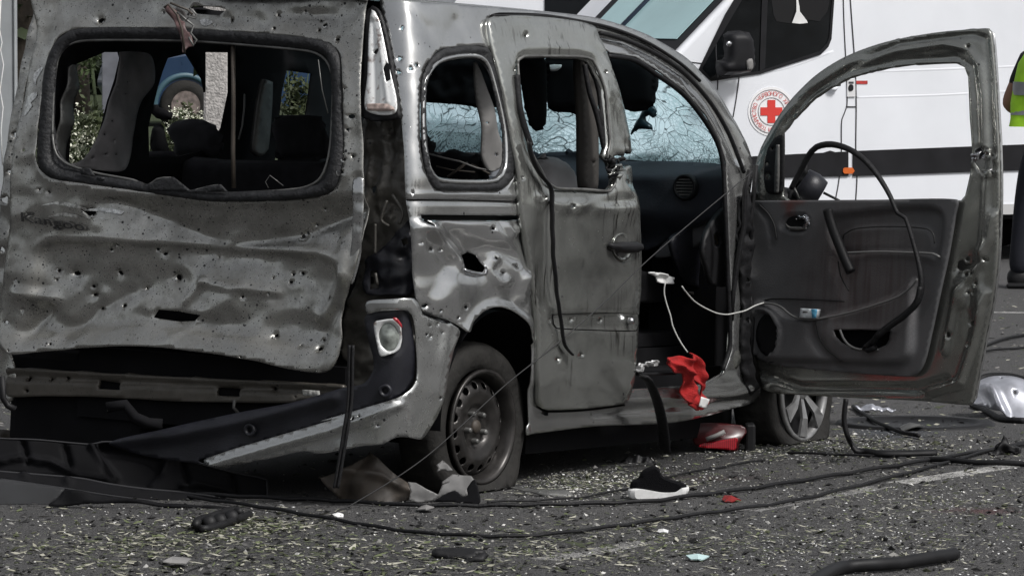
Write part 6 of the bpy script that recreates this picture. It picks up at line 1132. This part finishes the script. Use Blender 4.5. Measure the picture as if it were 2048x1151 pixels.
# litter
def scatter(name, n_, seed, mats, sizes, clusters, ylo=872, yhi=1190, hgt=.006):
    r = np.random.RandomState(seed); P = []
    while len(P) < n_:
        if clusters and r.rand() < .72:
            c_ = clusters[r.randint(len(clusters))]; x = r.normal(c_[0], c_[2]); y = r.normal(c_[1], c_[3])
        else: x = r.uniform(-40, 2090); y = r.uniform(ylo, yhi)
        if y < 580: continue
        p = gp(x, y)[0]; pc = tocar(p)[0]
        if -.75 < pc[0] < 3.3 and -.72 < pc[1] < .8 and r.rand() < .8: continue
        P.append(p)
    P = np.array(P); a = r.uniform(0, math.pi, n_); ln = sizes[0] * (.4 + 1.5 * r.rand(n_) ** 2); wd = sizes[1] * (.5 + r.rand(n_)); d1 = np.stack([np.cos(a), np.sin(a), r.uniform(-.25, .25, n_)], 1) * ln[:, None]; d2 = np.stack([-np.sin(a), np.cos(a), r.uniform(-.5, .5, n_)], 1) * wd[:, None]
    up = np.array([0, 0, 1.]) * (hgt * (.3 + r.rand(n_)))[:, None]; P = P + up
    V = np.stack([P - d1, P - d2 * .8, P + d1 * .2 - d2, P + d1, P + d2 * .9, P - d1 * .4 + d2], 1); V[:, :, 2] = np.maximum(V[:, :, 2], .0025); V = V.reshape(-1, 3)
    o = mk(name, V, [tuple(range(6*i, 6*i+6)) for i in range(n_)], mats[0], None, False, mats=mats[1:]); o.data.polygons.foreach_set('material_index', r.randint(0, len(mats), n_)); tag(o, None, None, None, 'stuff'); return o
CLU = [(500,1050,90,14),(180,1110,160,26),(620,1110,120,30),(350,1080,120,16),(900,1110,160,24),(1200,1085,160,30),(1500,1090,160,30),(1800,1080,160,30),(1560,900,120,12),(1750,890,100,14),(1250,960,120,16),(1150,970,60,14),(1850,1000,120,26)]
lm = [base_mat('straw', (.28,.275,.21), .8), base_mat('green_leaf', (.11,.13,.06), .8), base_mat('dark_leaf', (.05,.06,.03), .8), base_mat('pale_straw', (.40,.39,.32), .8)]
scatter('leaf_litter', 9000, 1, lm, (.013, .0028), CLU); scatter('leaf_litter', 1500, 5, lm, (.024, .006), CLU[:6])
scatter('glass_crumbs', 6500, 2, [base_mat('crumb', (.36,.36,.35), .5), base_mat('crumb_grey', (.22,.22,.22), .6), base_mat('crumb_white', (.75,.75,.74), .4)], (.0042, .0032), CLU[6:])
scatter('gravel', 6000, 3, [base_mat('pebble_dark', (.020,.019,.019), .8), base_mat('pebble', (.09,.088,.085), .8)], (.0075, .006), [], hgt=.010)
scatter('leaf_litter', 2500, 8, lm, (.02, .005), [], 585, 880)
scatter('gravel', 2500, 9, [base_mat('pebble_dark2', (.02,.02,.02), .8), base_mat('pebble2', (.2,.19,.18), .8)], (.012, .008), [], 585, 880)

def chunks(name, n_, seed, m, s0, ylo=880, yhi=1190, cl=None):
    r = np.random.RandomState(seed); V = []; Fc = []
    for i in range(n_):
        if cl and r.rand() < .6: c_ = cl[r.randint(len(cl))]; x, y = r.normal(c_[0], c_[2]), r.normal(c_[1], c_[3])
        else: x, y = r.uniform(-40, 2090), r.uniform(ylo, yhi)
        p = gp(x, max(y, 600))[0]; pc = tocar(p)[0]
        if -.75 < pc[0] < 3.3 and -.72 < pc[1] < .8 and r.rand() < .7: continue
        s = s0 * (.35 + r.rand() ** 3 * 2.2); p = p + [0, 0, s * .3]; d = r.normal(size=(3, 3)) * .35 + np.eye(3); k = len(V)
        for ax_ in d * np.array([[1.0], [.8], [.6]]) * s: V.append(p + ax_ * r.uniform(.6, 1.1)); V.append(p - ax_ * r.uniform(.6, 1.1))
        Fc += [(k+a, k+b, k+c) for a, b, c in ((0,2,4),(2,1,4),(1,3,4),(3,0,4),(2,0,5),(1,2,5),(3,1,5),(0,3,5))]
    o = mk(name, V, Fc, m, None, False); tag(o, None, None, None, 'stuff')
chunks('dark_rubble', 4000, 21, base_mat('rubble_dark', (.015,.015,.015), .8), .0062)
chunks('dark_rubble', 900, 24, base_mat('rubble_olive', (.05,.055,.03), .9), .006, cl=CLU)
chunks('pale_rubble', 1300, 22, base_mat('rubble_pale', (.62,.61,.58), .7), .0036, cl=[(1480,905,120,22),(1250,965,90,18),(1120,985,60,12),(1800,890,100,20),(900,1050,200,30),(300,1045,160,12)])
chunks('pale_rubble', 1300, 23, base_mat('rubble_mid', (.24,.235,.22), .7), .0052)
